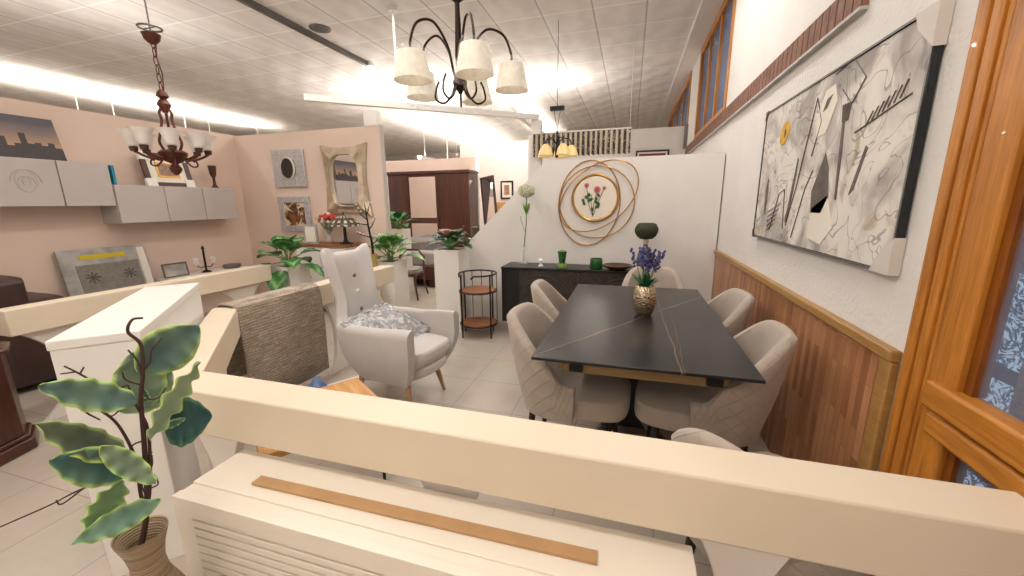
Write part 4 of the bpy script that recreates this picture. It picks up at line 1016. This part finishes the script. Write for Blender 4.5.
MB().plan(oct_(.30), .10, .62).build('body', 'walnut', t, bevel=.004); MB().plan(oct_(.335), 0, .075).build('plinth_moulding', 'walnut', t, bevel=.01); MB().plan(oct_(.318), .075, .10).build('base_step', 'walnut', t, bevel=.008); MB().plan(oct_(.33), .62, .645).build('top_board', 'walnut', t, bevel=.006)
# wooden bench between the two railings
t = thing('slatted_bench', 'low brown slatted wooden bench between the left railings', 'bench', (-3.55, 2.0, 0))
for k in range(4): B((.02 + .17 * k, 0, .40), (.17 + .17 * k, .95, .43)).build('slat', 'rustic', t)
for x in (.05, .63):
    for y in (.08, .87): B((x - .025, y - .025, 0), (x + .025, y + .025, .40)).build('leg', 'walnut', t)

# ------------------------------------------------------------------ bedroom display at the back
t = thing('wardrobe', 'tall dark cherry wardrobe with mirrored centre at the back', 'wardrobe', (-4.63, 6.98, 0))
L = 1.72
B((.0, .02, .08), (L, .46, 2.0)).build('carcass', 'walnut', t); B((-.02, -.02, 2.0), (L + .03, .47, 2.06)).build('cornice', 'walnut', t, bevel=.008); B((0, .0, 0), (L, .45, .08)).build('plinth', 'walnut', t)
for x0, x1 in ((.01, .43), (1.09, L - .01)):
    dd = B((x0, 0, .09), (x1, .02, 1.99)).build('door', 'walnut', t, bevel=.004); MB().ball((x1 - .06 if x0 < .2 else L - .12, -.015, 1.02), .014).build('knob', 'gold', dd)
dd = B((.44, .002, .09), (1.08, .02, 1.99)).build('door', 'walnut', t, bevel=.004)
B((.48, -.004, 1.18), (1.04, .002, 1.95)).build('mirror_panel', 'mirror', dd, smooth=False); B((.48, -.004, .30), (1.04, .002, 1.07)).build('lower_mirror_panel', 'mirror', dd, smooth=False)
t = thing('bed', 'low brown bed with pale grey bedding before the wardrobe', 'bed', (-5.2, 6.05, 0))
B((0, .0, .14), (1.98, .9, .38)).build('bed_frame', 'walnut', t, bevel=.01); cushion(.02, 1.94, .03, .87, .37, .62, .06, .03).build('mattress', 'bedding2', t, sub=1)
q = cushion(.9, 1.9, .25, .85, .60, .78, .1, .06)
for v in q.bm.verts: v.co.z += .03 * math.sin(v.co.x * 17) * math.sin(v.co.y * 13)
q.build('duvet', 'bedding', t, sub=1)
for x in (.08, 1.9):
    for y in (.08, .82): B((x - .04, y - .04, 0), (x + .04, y + .04, .14)).build('leg', 'walnut', t)
t = thing('wooden_chair', 'curved-leg wooden chair with grey seat between the planters, far back', 'chair', (-3.32, 5.35, 0), R(10))
cushion(-.22, .22, -.22, .22, .40, .47, .05, .02).build('seat', 'bedding', t, sub=1); B((-.21, -.21, .36), (.21, .21, .40)).build('seat_frame', 'walnut', t)
for sx in (-1, 1):
    for sy in (-1, 1): MB().tube([(sx * .19, sy * .19, .38), (sx * .20, sy * .20, .2), (sx * .24, sy * .24, 0)], [.024, .018, .014], 8).build('leg', 'walnut', t)
MB().tube([(-.2, .2, .4), (-.2, .25, .62), (-.1, .28, .72), (.1, .28, .72), (.2, .25, .62), (.2, .2, .4)], .018, 8).build('back_frame', 'walnut', t)
t = thing('standing_mirror', 'brown framed mirror leaning at the right side of the wardrobe', 'mirror', (-2.58, 7.25, 1.05), R(0), rot=Euler((R(-8), R(-9), R(-8))))
f = MB(); w, h, fw = .30, .92, .04
for lo, hi in (((-w / 2, 0, 0), (-w / 2 + fw, .03, h)), ((w / 2 - fw, 0, 0), (w / 2, .03, h)), ((-w / 2 + fw, 0, 0), (w / 2 - fw, .03, fw)), ((-w / 2 + fw, 0, h - fw), (w / 2 - fw, .03, h))): f.box(lo, hi)
f.build('frame', 'dark_frame', t); B((-w / 2 + fw, .01, fw), (w / 2 - fw, .02, h - fw)).build('mirror_glass', 'mirror', t, smooth=False)
t = thing('glass_shelf', 'glass and chrome display shelf beside the wardrobe', 'shelf', (-2.88, 6.92, 0))
for x in (.02, .40):
    for y in (.02, .4): B((x - .01, y - .01, 0), (x + .01, y + .01, 1.02)).build('post', 'grey_metal', t)
for z_ in (.3, .65, 1.0): B((0, 0, z_), (.42, .42, z_ + .012)).build('glass_board', 'glass', t)
picture('framed_picture', 'black framed small picture on the bright back wall beyond the wardrobe', 'picture', (-2.97, 9.57, 1.76), .33, .44, 0, .04, 'black_gloss', 'sepia', .03, 0, .06)
t = thing('oak_box_cabinet', 'light oak cabinet below the black framed picture at the back', 'cabinet', (-3.15, 8.8, 0))
B((0, .02, .1), (.75, .42, 1.46)).build('carcass', 'oak', t); B((.02, 0, .12), (.73, .02, 1.44)).build('door', 'oak', t, bevel=.005); B((0, .03, 0), (.75, .41, .1)).build('plinth', 'oak', t)
# valance and framed picture on the white wall at the back
t = MB(); rows = []
for i in range(221):
    x = -1.37 + 1.325 * i / 220; rows.append([Vector((x, 5.70 + (.012 + .02 * (1 - v)) * math.sin(x * 92 + .6 * math.sin(x * 13)), 2.075 + .315 * v + (.008 * math.sin(x * 92 + 1) if v == 0 else 0))) for v in (0, .25, .5, .75, 1)])
t.grid(rows); v_ = thing('pleated_valance', 'grey and cream striped pleated valance high at the back', 'curtain', (0, 0, 0)); t.build('cloth', 'valance', v_); MB().tube([(-1.40, 5.70, 2.395), (-.03, 5.70, 2.395)], .01, 8).build('curtain_rail', 'white', v_)
MB().tube([(-1.35, 5.72, 2.395), (-1.35, 5.81, 2.395)], .01, 6).build('bracket', 'white', v_); MB().tube([(-.06, 5.70, 2.40), (-.06, 5.70, 3.638)], .003, 5).build('hanging_wire', 'white', v_)
picture('framed_picture', 'black framed red picture on white wall right of the valance', 'picture', (.32, 7.66, 2.13), .56, .40, 0, .03, 'black_gloss', 'red', .03, 0, .03, None, 'paper')

# ------------------------------------------------------------------ large abstract canvas on the right wall
PW, PH = 1.56, .81
t = thing('abstract_painting', 'large grey abstract painting with yellow flower on right wall', 'painting', (XR - .024, 2.375, 1.607), R(-90))
B((-PW / 2 + .012, -.004, -PH / 2 + .012), (PW / 2 - .012, .018, PH / 2 - .012)).build('canvas', 'abstract', t, smooth=False)
f = MB()
for lo, hi in (((-PW / 2, -.008, -PH / 2), (-PW / 2 + .012, .02, PH / 2)), ((PW / 2 - .012, -.008, -PH / 2), (PW / 2, .02, PH / 2)), ((-PW / 2 + .012, -.008, -PH / 2), (PW / 2 - .012, .02, -PH / 2 + .012)), ((-PW / 2 + .012, -.008, PH / 2 - .012), (PW / 2 - .012, .02, PH / 2))): f.box(lo, hi)
f.build('frame', 'black_gloss', t, bevel=.003)
f = MB()
for lo, hi in (((-PW / 2, -.0095, -PH / 2), (-PW / 2 + .008, -.008, PH / 2)), ((PW / 2 - .008, -.0095, -PH / 2), (PW / 2, -.008, PH / 2)), ((-PW / 2, -.0095, -PH / 2), (PW / 2, -.008, -PH / 2 + .008)), ((-PW / 2, -.0095, PH / 2 - .008), (PW / 2, -.008, PH / 2))): f.box(lo, hi)
f.build('silver_edge', 'grey_metal', t)
# local x: -PW/2 is the far end (left in the photo)
def flat(pts): return MB().upright(pts, -.0065, -.0042)
def ell(cx, cz, a_, b_, tl=0, n=20): return [(cx + a_ * math.cos(q) * math.cos(tl) - b_ * math.sin(q) * math.sin(tl), cz + a_ * math.cos(q) * math.sin(tl) + b_ * math.sin(q) * math.cos(tl)) for q in [2 * PI * i / n for i in range(n)]]
flat(ell(-.40, .22, .075, .06, .4)).build('painted_flower', 'ochre', t, smooth=False); MB().upright(ell(-.39, .22, .012, .025), -.0075, -.0062).build('flower_centre', 'charcoal', t, smooth=False)
flat([(.08, -.12), (.17, .05), (.22, -.02), (.26, -.15), (.21, -.22), (.10, -.22)]).build('painted_dark_petal', 'charcoal', t, smooth=False)
flat([(.285, .16), (.30, .17), (.318, .05), (.335, -.16), (.32, -.16), (.30, .0)]).build('painted_dark_stem', 'charcoal', t, smooth=False)
flat([(.43, -.14), (.50, .04), (.515, .03), (.46, -.12)]).build('painted_dark_stem', 'charcoal', t, smooth=False)
flat([(-.22, -.28), (-.165, -.02), (-.15, .06), (-.137, .05), (-.155, -.12), (-.20, -.28)]).build('painted_dark_stem', 'charcoal', t, smooth=False)
flat([(-.62, -.1), (-.59, -.02), (-.57, -.1), (-.58, -.24), (-.60, -.25)]).build('painted_dark_stem', 'charcoal', t, smooth=False)
flat([(.02, .22), (.08, .33), (.17, .34), (.21, .26), (.14, .14), (.05, .13)]).build('painted_white_petal', 'paper', t, smooth=False)
flat([(.11, -.20), (.25, -.14), (.34, -.28), (.25, -.36), (.10, -.34)]).build('painted_white_petal', 'paper', t, smooth=False)
MB().upright([(.08, .24), (.11, .29), (.16, .30), (.12, .25)], -.0078, -.006).build('painted_dark_mark', 'charcoal', t, smooth=False)
q = MB()
def sw(pts, r_=.0026): q.tube([(a_, -.006, b_) for a_, b_ in pts], r_, 4)
sw([(-.2, -.3), (-.12, -.1), (-.05, .15), (.0, .32), (.08, .2), (.02, .05)]); sw([(.16, .38), (.3, .40), (.42, .30), (.34, .22), (.24, .3)]); sw([(-.1, -.36), (.0, -.1), (.06, -.02)]); sw([(-.46, -.34), (-.36, -.12), (-.28, -.1), (-.24, -.32)])
for k in range(7): sw([(.48 + .03 * k, .12 + .008 * k), (.51 + .03 * k, .16 + .01 * k)], .0025)
sw([(.4, .1), (.72, .17)], .003)
for k in range(5): sw([(-.52, -.35 + .03 * k), (-.4 + .02 * k, -.30 + .03 * k)], .0022)
for k in range(4): sw([(.29 + .012 * k, .16), (.275 + .02 * k, .23)], .005)
q.build('painted_lines', 'charcoal', t)
for sz in (-1, 1):
    s_ = .11; xo = PW / 2 + .004
    poly = [(xo, sz * (PH / 2 + .004)), (xo - s_, sz * (PH / 2 + .004)), (xo - s_ * .75, sz * (PH / 2 - s_ * .45)), (xo, sz * (PH / 2 - s_ * 1.1))]
    if sz < 0: poly = poly[::-1]
    MB().upright(poly, -.012, .022).build('corner_protector', 'corner', t, smooth=False)
    xo = -PW / 2 - .004; s_ = .05
    poly = [(xo, sz * (PH / 2 + .004)), (xo + s_, sz * (PH / 2 + .004)), (xo, sz * (PH / 2 - s_))]
    MB().upright(poly if sz < 0 else poly[::-1], -.012, .022).build('corner_protector', 'dark_frame', t, smooth=False)

# rose canvas behind the camera, seen in the round mirror
t = thing('rose_canvas', 'white canvas of pink roses reflected in the round gold mirror', 'painting', (-.95, -2.498, 1.55), R(180))
B((-.55, -.02, -.6), (.55, 0.0, .6)).build('canvas', 'paper', t)
q = MB(); lv = MB(); sm = MB()
for (cx, cz, r_) in ((-.05, .22, .1), (.24, .34, .07), (-.24, .26, .05)):
    for k in range(10): q.leaf((cx, -.026, cz), (cx + r_ * math.cos(k * .63), -.028, cz + r_ * math.sin(k * .63)), r_ * .8, (0, -1, 0), .02, .02, 0, 4, (190, 70, 90), (226, 140, 150), nl=5)
for k in range(16):
    cx, cz = random.uniform(-.15, .3), random.uniform(-.25, .15); a_ = random.uniform(0, 6.28)
    lv.leaf((cx, -.026, cz), (cx + .13 * math.cos(a_), -.027, cz + .13 * math.sin(a_)), .08, (0, -1, 0), .02, .02, 0, 4, (30, 86, 46), (60, 120, 66), nl=5)
for x1, z1 in ((-.05, .22), (.24, .34), (-.24, .26), (.1, .1)): sm.tube([(.05, -.026, -.5), ((x1 + .05) / 2 + .03, -.026, -.15), (x1, -.026, z1)], .008, 5)
q.build('painted_roses', 'petal', t); lv.build('painted_leaves', 'leafc', t); sm.build('painted_stems', 'stem', t)

# ------------------------------------------------------------------ chandeliers
C0 = Vector((-.775, 1.8, 0)); tc = math.atan2(-C0.y, -C0.x)
t = thing('shaded_chandelier', 'dark bronze chandelier with five plastic-wrapped cream shades, front centre', 'chandelier', (C0.x, C0.y, -.10))
MB().lathe([(0, 2.035), (.008, 2.04), (.012, 2.05), (.03, 2.07), (.033, 2.09), (.02, 2.12), (.012, 2.14), (.018, 2.20), (.011, 2.38), (.011, 2.41), (.03, 2.425), (.032, 2.44), (.012, 2.455), (0, 2.46)], seg=20).build('stem', 'bronze', t)
q = MB()
for k in range(27):
    a_ = k % 2 * PI / 2; z0 = 2.44 + .045 * k; q.tube([(.012 * math.cos(a_) * math.cos(u), .012 * math.sin(a_) * math.cos(u), z0 + .028 + .028 * math.sin(u)) for u in [2 * PI * i / 10 for i in range(10)]], .003, 5, True)
q.build('chain', 'bronze', t)
MB().lathe([(0, 3.60), (.03, 3.60), (.06, 3.66), (.07, 3.737), (0, 3.738)], seg=20).build('ceiling_rose', 'bronze', t)
def bez(P, n=24):
    out = []
    for i in range(len(P) - 1):
        a_, b_ = P[i], P[i + 1]; pm = P[i - 1] if i else a_ * 2 - b_; pn = P[i + 2] if i + 2 < len(P) else b_ * 2 - a_
        for k in range(6):
            u = k / 6; out.append(.5 * ((2 * a_) + (-pm + b_) * u + (2 * pm - 5 * a_ + 4 * b_ - pn) * u * u + (-pm + 3 * a_ - 3 * b_ + pn) * u ** 3))
    return out + [P[-1]]
for k in range(5):
    a_ = tc + R(15 + 72 * k); dx = Vector((math.cos(a_), math.sin(a_), 0)); V = lambda r_, z_: dx * r_ + Vector((0, 0, z_))
    MB().tube(bez([V(.02, 2.09), V(.035, 2.14), V(.06, 2.23), V(.125, 2.305), V(.20, 2.285), V(.235, 2.21), V(.235, 2.165)]), .0055, 8).build('arm', 'bronze', t)
    a2 = a_ + R(20); dx2 = Vector((math.cos(a2), math.sin(a2), 0)); V2 = lambda r_, z_: dx2 * r_ + Vector((0, 0, z_))
    MB().tube(bez([V2(.02, 2.10), V2(.04, 2.04), V2(.08, 2.005), V2(.12, 2.025), V2(.115, 2.07), V2(.10, 2.10)]), .0045, 7).build('scroll', 'bronze', t)
    sh = MB().lathe([(.078, 2.045), (.082, 2.045), (.056, 2.168), (.052, 2.168)], dx * .235, 36)
    # open lathe ends are capped by lathe(); build the shade ring by hand instead
    sh.bm.free(); sh = MB(); prof = [(.078, 2.055), (.055, 2.165), (.051, 2.165), (.074, 2.055)]
    sh.grid([[dx * .235 + Vector((r_ * math.cos(q2), r_ * math.sin(q2), z_)) for q2 in [2 * PI * i / 40 for i in range(40)]] for r_, z_ in prof], cu=True, cv=True)
    so = sh.build('lamp_shade', 'white_shade', t)
    MB().lathe([(.0, 2.08), (.018, 2.08), (.02, 2.13), (.008, 2.165), (0, 2.165)], dx * .235, 12).build('bulb', 'shade_in', so)
    w_ = MB(); rows = []
    for i, (r_, z_) in enumerate(((.045, 2.19), (.062, 2.168), (.07, 2.12), (.082, 2.075), (.087, 2.045), (.078, 2.025))):
        rows.append([dx * .235 + Vector(((r_ + random.uniform(-.006, .006)) * math.cos(q2), (r_ + random.uniform(-.006, .006)) * math.sin(q2), z_ + random.uniform(-.008, .008))) for q2 in [2 * PI * i2 / 28 for i2 in range(28)]])
    w_.grid(rows, cv=True); w_.build('plastic_wrap', 'plastic', so, sharp=15)

C1 = Vector((-2.96, 2.0, 0))
t = thing('alabaster_chandelier', 'rust brown chandelier with frosted glass bowls over the pink corner', 'chandelier', C1)
MB().lathe([(0, 1.655), (.012, 1.66), (.03, 1.68), (.036, 1.70), (.024, 1.72), (.018, 1.73), (.05, 1.745), (.075, 1.78), (.08, 1.80), (.06, 1.815), (0, 1.82)], seg=20).build('body', 'rust', t)
MB().lathe([(0, 2.05), (.012, 2.05), (.028, 2.075), (.04, 2.10), (.026, 2.125), (.016, 2.135), (.034, 2.15), (.026, 2.175), (.012, 2.19), (0, 2.19)], seg=16).build('upper_knob', 'rust', t)
for k in range(3):
    a_ = 2 * PI * k / 3 + .4; dx = Vector((math.cos(a_), math.sin(a_), 0)); V = lambda r_, z_: dx * r_ + Vector((0, 0, z_))
    MB().tube(bez([V(.01, 2.09), V(.035, 2.05), V(.03, 2.0), V(.05, 1.92), V(.065, 1.86), V(.045, 1.81)]), .008, 7).build('support_rod', 'rust', t)
for k in range(8):
    a_ = 2 * PI * k / 8 + .2; dx = Vector((math.cos(a_), math.sin(a_), 0)); V = lambda r_, z_: dx * r_ + Vector((0, 0, z_))
    MB().tube(bez([V(.06, 1.77), V(.10, 1.757), V(.15, 1.775), V(.19, 1.80)]), .008, 7).build('arm', 'rust', t)
    MB().lathe([(0, 1.795), (.02, 1.80), (.024, 1.825), (.0, 1.83)], dx * .19, 14).build('cup', 'dark_frame', t)
    if k % 2: MB().tube(bez([V(.06, 1.75), V(.09, 1.715), V(.12, 1.72), V(.115, 1.75), V(.10, 1.745)]), .006, 6).build('scroll', 'rust', t)
    b_ = MB(); b_.grid([[dx * .19 + Vector((r_ * math.cos(q2), r_ * math.sin(q2), z_)) for q2 in [2 * PI * i / 20 for i in range(20)]] for r_, z_ in ((.01, 1.825), (.026, 1.832), (.036, 1.86), (.046, 1.895), (.066, 1.925), (.062, 1.925), (.042, 1.895), (.032, 1.865), (.022, 1.838), (.008, 1.83))], cv=True, cu=True); b_.build('glass_bowl', 'alabaster', t)
q = MB()
for k in range(6):
    a_ = k % 2 * PI / 2; z0 = 2.18 + .05 * k; q.tube([(.012 * math.cos(a_) * math.cos(u) - .0, .012 * math.sin(a_) * math.cos(u), z0 + .03 + .03 * math.sin(u)) for u in [2 * PI * i / 10 for i in range(10)]], .003, 5, True)
q.tube([(.02, 0, 2.18), (.035, 0, 2.28), (.012, 0, 2.38), (.03, .0, 2.47)], .004, 6); q.build('chain', 'rust', t)
MB().lathe([(0, 2.47), (.02, 2.46), (.04, 2.48), (.05, 2.515), (0, 2.52)], seg=18).build('canopy', 'rust', t)
q = MB().tube([(0.06 * math.cos(u), .06 * math.sin(u), 2.55) for u in [2 * PI * i / 20 for i in range(20)]], .006, 6, True); q.tube([(0, 0, 2.51), (0, 0, 3.639)], .005, 6); q.tube([(-.06, 0, 2.55), (.06, 0, 2.55)], .004, 5); q.build('hanging_rod', 'grey_metal', t)

C2 = Vector((-.965, 5.35, 0))
t = thing('amber_chandelier', 'small black chandelier with amber bowls hanging before the valance', 'chandelier', C2)
MB().lathe([(0, 2.02), (.02, 2.03), (.025, 2.1), (.012, 2.2), (.012, 2.35), (0, 2.36)], seg=12).build('body', 'black', t); B((-.09, -.03, 2.60), (.09, .03, 2.65)).build('mount_bar', 'black', t)
q = MB().tube([(-.04, 0, 2.60), (0, 0, 2.36)], .004, 5); q.tube([(.04, 0, 2.60), (0, 0, 2.36)], .004, 5); q.tube([(0, 0, 2.65), (0, 0, 3.639)], .004, 5); q.build('cables', 'black', t)
for k in range(5):
    a_ = 2 * PI * k / 5 + .3; dx = Vector((math.cos(a_), math.sin(a_), 0)); V = lambda r_, z_: dx * r_ + Vector((0, 0, z_))
    MB().tube(bez([V(.015, 2.2), V(.08, 2.26), V(.17, 2.24), V(.19, 2.17)]), .007, 6).build('arm', 'black', t)
    MB().lathe([(0, 2.18), (.03, 2.175), (.07, 2.12), (.09, 2.04), (.082, 2.04), (.06, 2.11), (0, 2.165)], dx * .19, 18).build('glass_bowl', 'amber_shade', t)

# ------------------------------------------------------------------ ceiling fixtures
def fluor(label, x, y, z, L=1.5, n=1, rz=0):
    t = thing('fluorescent_light', label, 'ceiling light', (x, y, z), rz, 'suspended fluorescent lights')
    B((-.06, -L / 2, -.03), (.06, L / 2, .0)).box((-.06, -L / 2, 0), (-.05, L / 2, .06)).box((.05, -L / 2, 0), (.06, L / 2, .06)).build('housing', 'white', t)
    MB().tube([(0, -L / 2 + .03, .025), (0, L / 2 - .03, .025)], .028, 10).build('tube', 'tube', t)
    for y_ in (-L / 2 + .2, L / 2 - .2): MB().tube([(.05, y_, 0), (.05, y_, ZC - z + .0)], .006, 6).build('hanger', 'white', t)
    return t
for k, y in enumerate((4.6, 6.5, 8.4)): fluor(('nearest', 'middle', 'farthest')[k] + ' bright strip light in the row beyond the left pink wall', -10.1, y, 3.16, 1.75)
for k, y in enumerate((8.2, 10.2, 12.2)): fluor(('nearest', 'middle', 'farthest')[k] + ' bright strip light in the row above the centre aisle', -2.6, y, 3.42, 1.75)
for k, y in enumerate((10.2, 12.2, 14.2)): fluor(('nearest', 'middle', 'farthest')[k] + ' strip light in the row beyond the wardrobe wall', -5.2, y, 2.58, 1.75)
t = thing('led_strip_frame', 'thin white led light frame glowing beside the wardrobe wall', 'light', (-2.91, 7.47, 0))
MB().tube([(0, 0, 2.0), (0, 0, 2.45), (.75, 0, 2.48)], .018, 8).build('led_strip', 'led', t); MB().tube([(0, 0, 0), (0, 0, 2.0)], .016, 8).build('post', 'white', t)
t = thing('track_rail', 'grey ceiling track rail with a spotlight at its near end', 'track light', (-4.1, 3.0, ZC - .06))
B((-.03, 0, .0), (.03, 2.85, .06)).build('rail', 'grey_metal', t); B((-.07, 2.85, -.03), (.07, 2.95, .06)).build('end_box', 'white', t)
dlt = MB().lathe([(0, 0), (.10, 0), (.125, .006), (.13, .018), (0, .02)], seg=32); o = dlt.build('ceiling_speaker', 'grey_metal'); o.location = (-3.89, 4.64, ZC - .0205); tag(o, 'round grey ceiling speaker left of the shaded chandelier', 'speaker')
t = thing('panel_light', 'bright square ceiling lamp at the top edge', 'ceiling light', (-3.66, 3.70, ZC - .03)); B((-.15, -.15, 0), (.15, .15, .029)).build('housing', 'white', t); B((-.13, -.13, -.004), (.13, .13, 0)).build('diffuser', 'led', t)
t = thing('hanging_pole', 'thin white pole hanging from the ceiling left of the shaded chandelier', 'pole', (-2.72, 4.46, 0)); MB().tube([(0, 0, 3.05), (0, 0, 3.63)], .014, 8).build('pole', 'white', t); MB().lathe([(0, 3.6), (.05, 3.6), (.05, 3.638), (0, 3.638)], seg=16).build('ceiling_plate', 'white', t)

# ------------------------------------------------------------------ light
W_ = bpy.data.worlds.new('world'); bpy.context.scene.world = W_; W_.use_nodes = True
W_.node_tree.nodes['Background'].inputs[0].default_value = lin((255, 249, 244)); W_.node_tree.nodes['Background'].inputs[1].default_value = 1.0
def area(name, loc, sx, sy, e, rot=(0, 0, 0), c=(255, 250, 244)):
    l = bpy.data.lights.new(name, 'AREA'); l.shape = 'RECTANGLE'; l.size = sx; l.size_y = sy; l.energy = e; l.color = lin(c)[:3]
    o = bpy.data.objects.new(name, l); COL.objects.link(o); o.location = loc; o.rotation_euler = rot; return o
area('ceiling_lamp', (-1.2, .4, 3.58), 2.6, .5, 48)
area('ceiling_lamp', (-2.6, 3.0, 3.58), .5, 2.6, 50)
area('ceiling_lamp', (.1, 3.6, 3.58), .4, 2.2, 40)
area('ceiling_lamp', (-6.5, 2.0, 3.58), .4, 3.0, 40)
area('ceiling_lamp', (-3.6, 6.0, 3.58), 2.5, .4, 50)
area('ceiling_lamp', (-2.2, 8.8, 3.3), 2.5, .4, 34)
UP = (PI, 0, 0)
area('ceiling_fill', (-5.66, 2.2, 2.52), .1, 4.0, 34, UP)  # these upward lights are unseen fill, added to brighten the ceiling
area('ceiling_fill', (-1.6, 7.74, 2.78), .6, .1, 26, UP)
area('ceiling_fill', (-4.2, 7.56, 2.40), 2.2, .1, 95, UP)
area('ceiling_fill', (-1.0, -2.55, 2.6), 2.4, .1, 130, UP)

vs = bpy.context.scene.view_settings
vs.view_transform = 'Standard'; vs.look = 'None'; vs.exposure = -.14; vs.gamma = 1.0
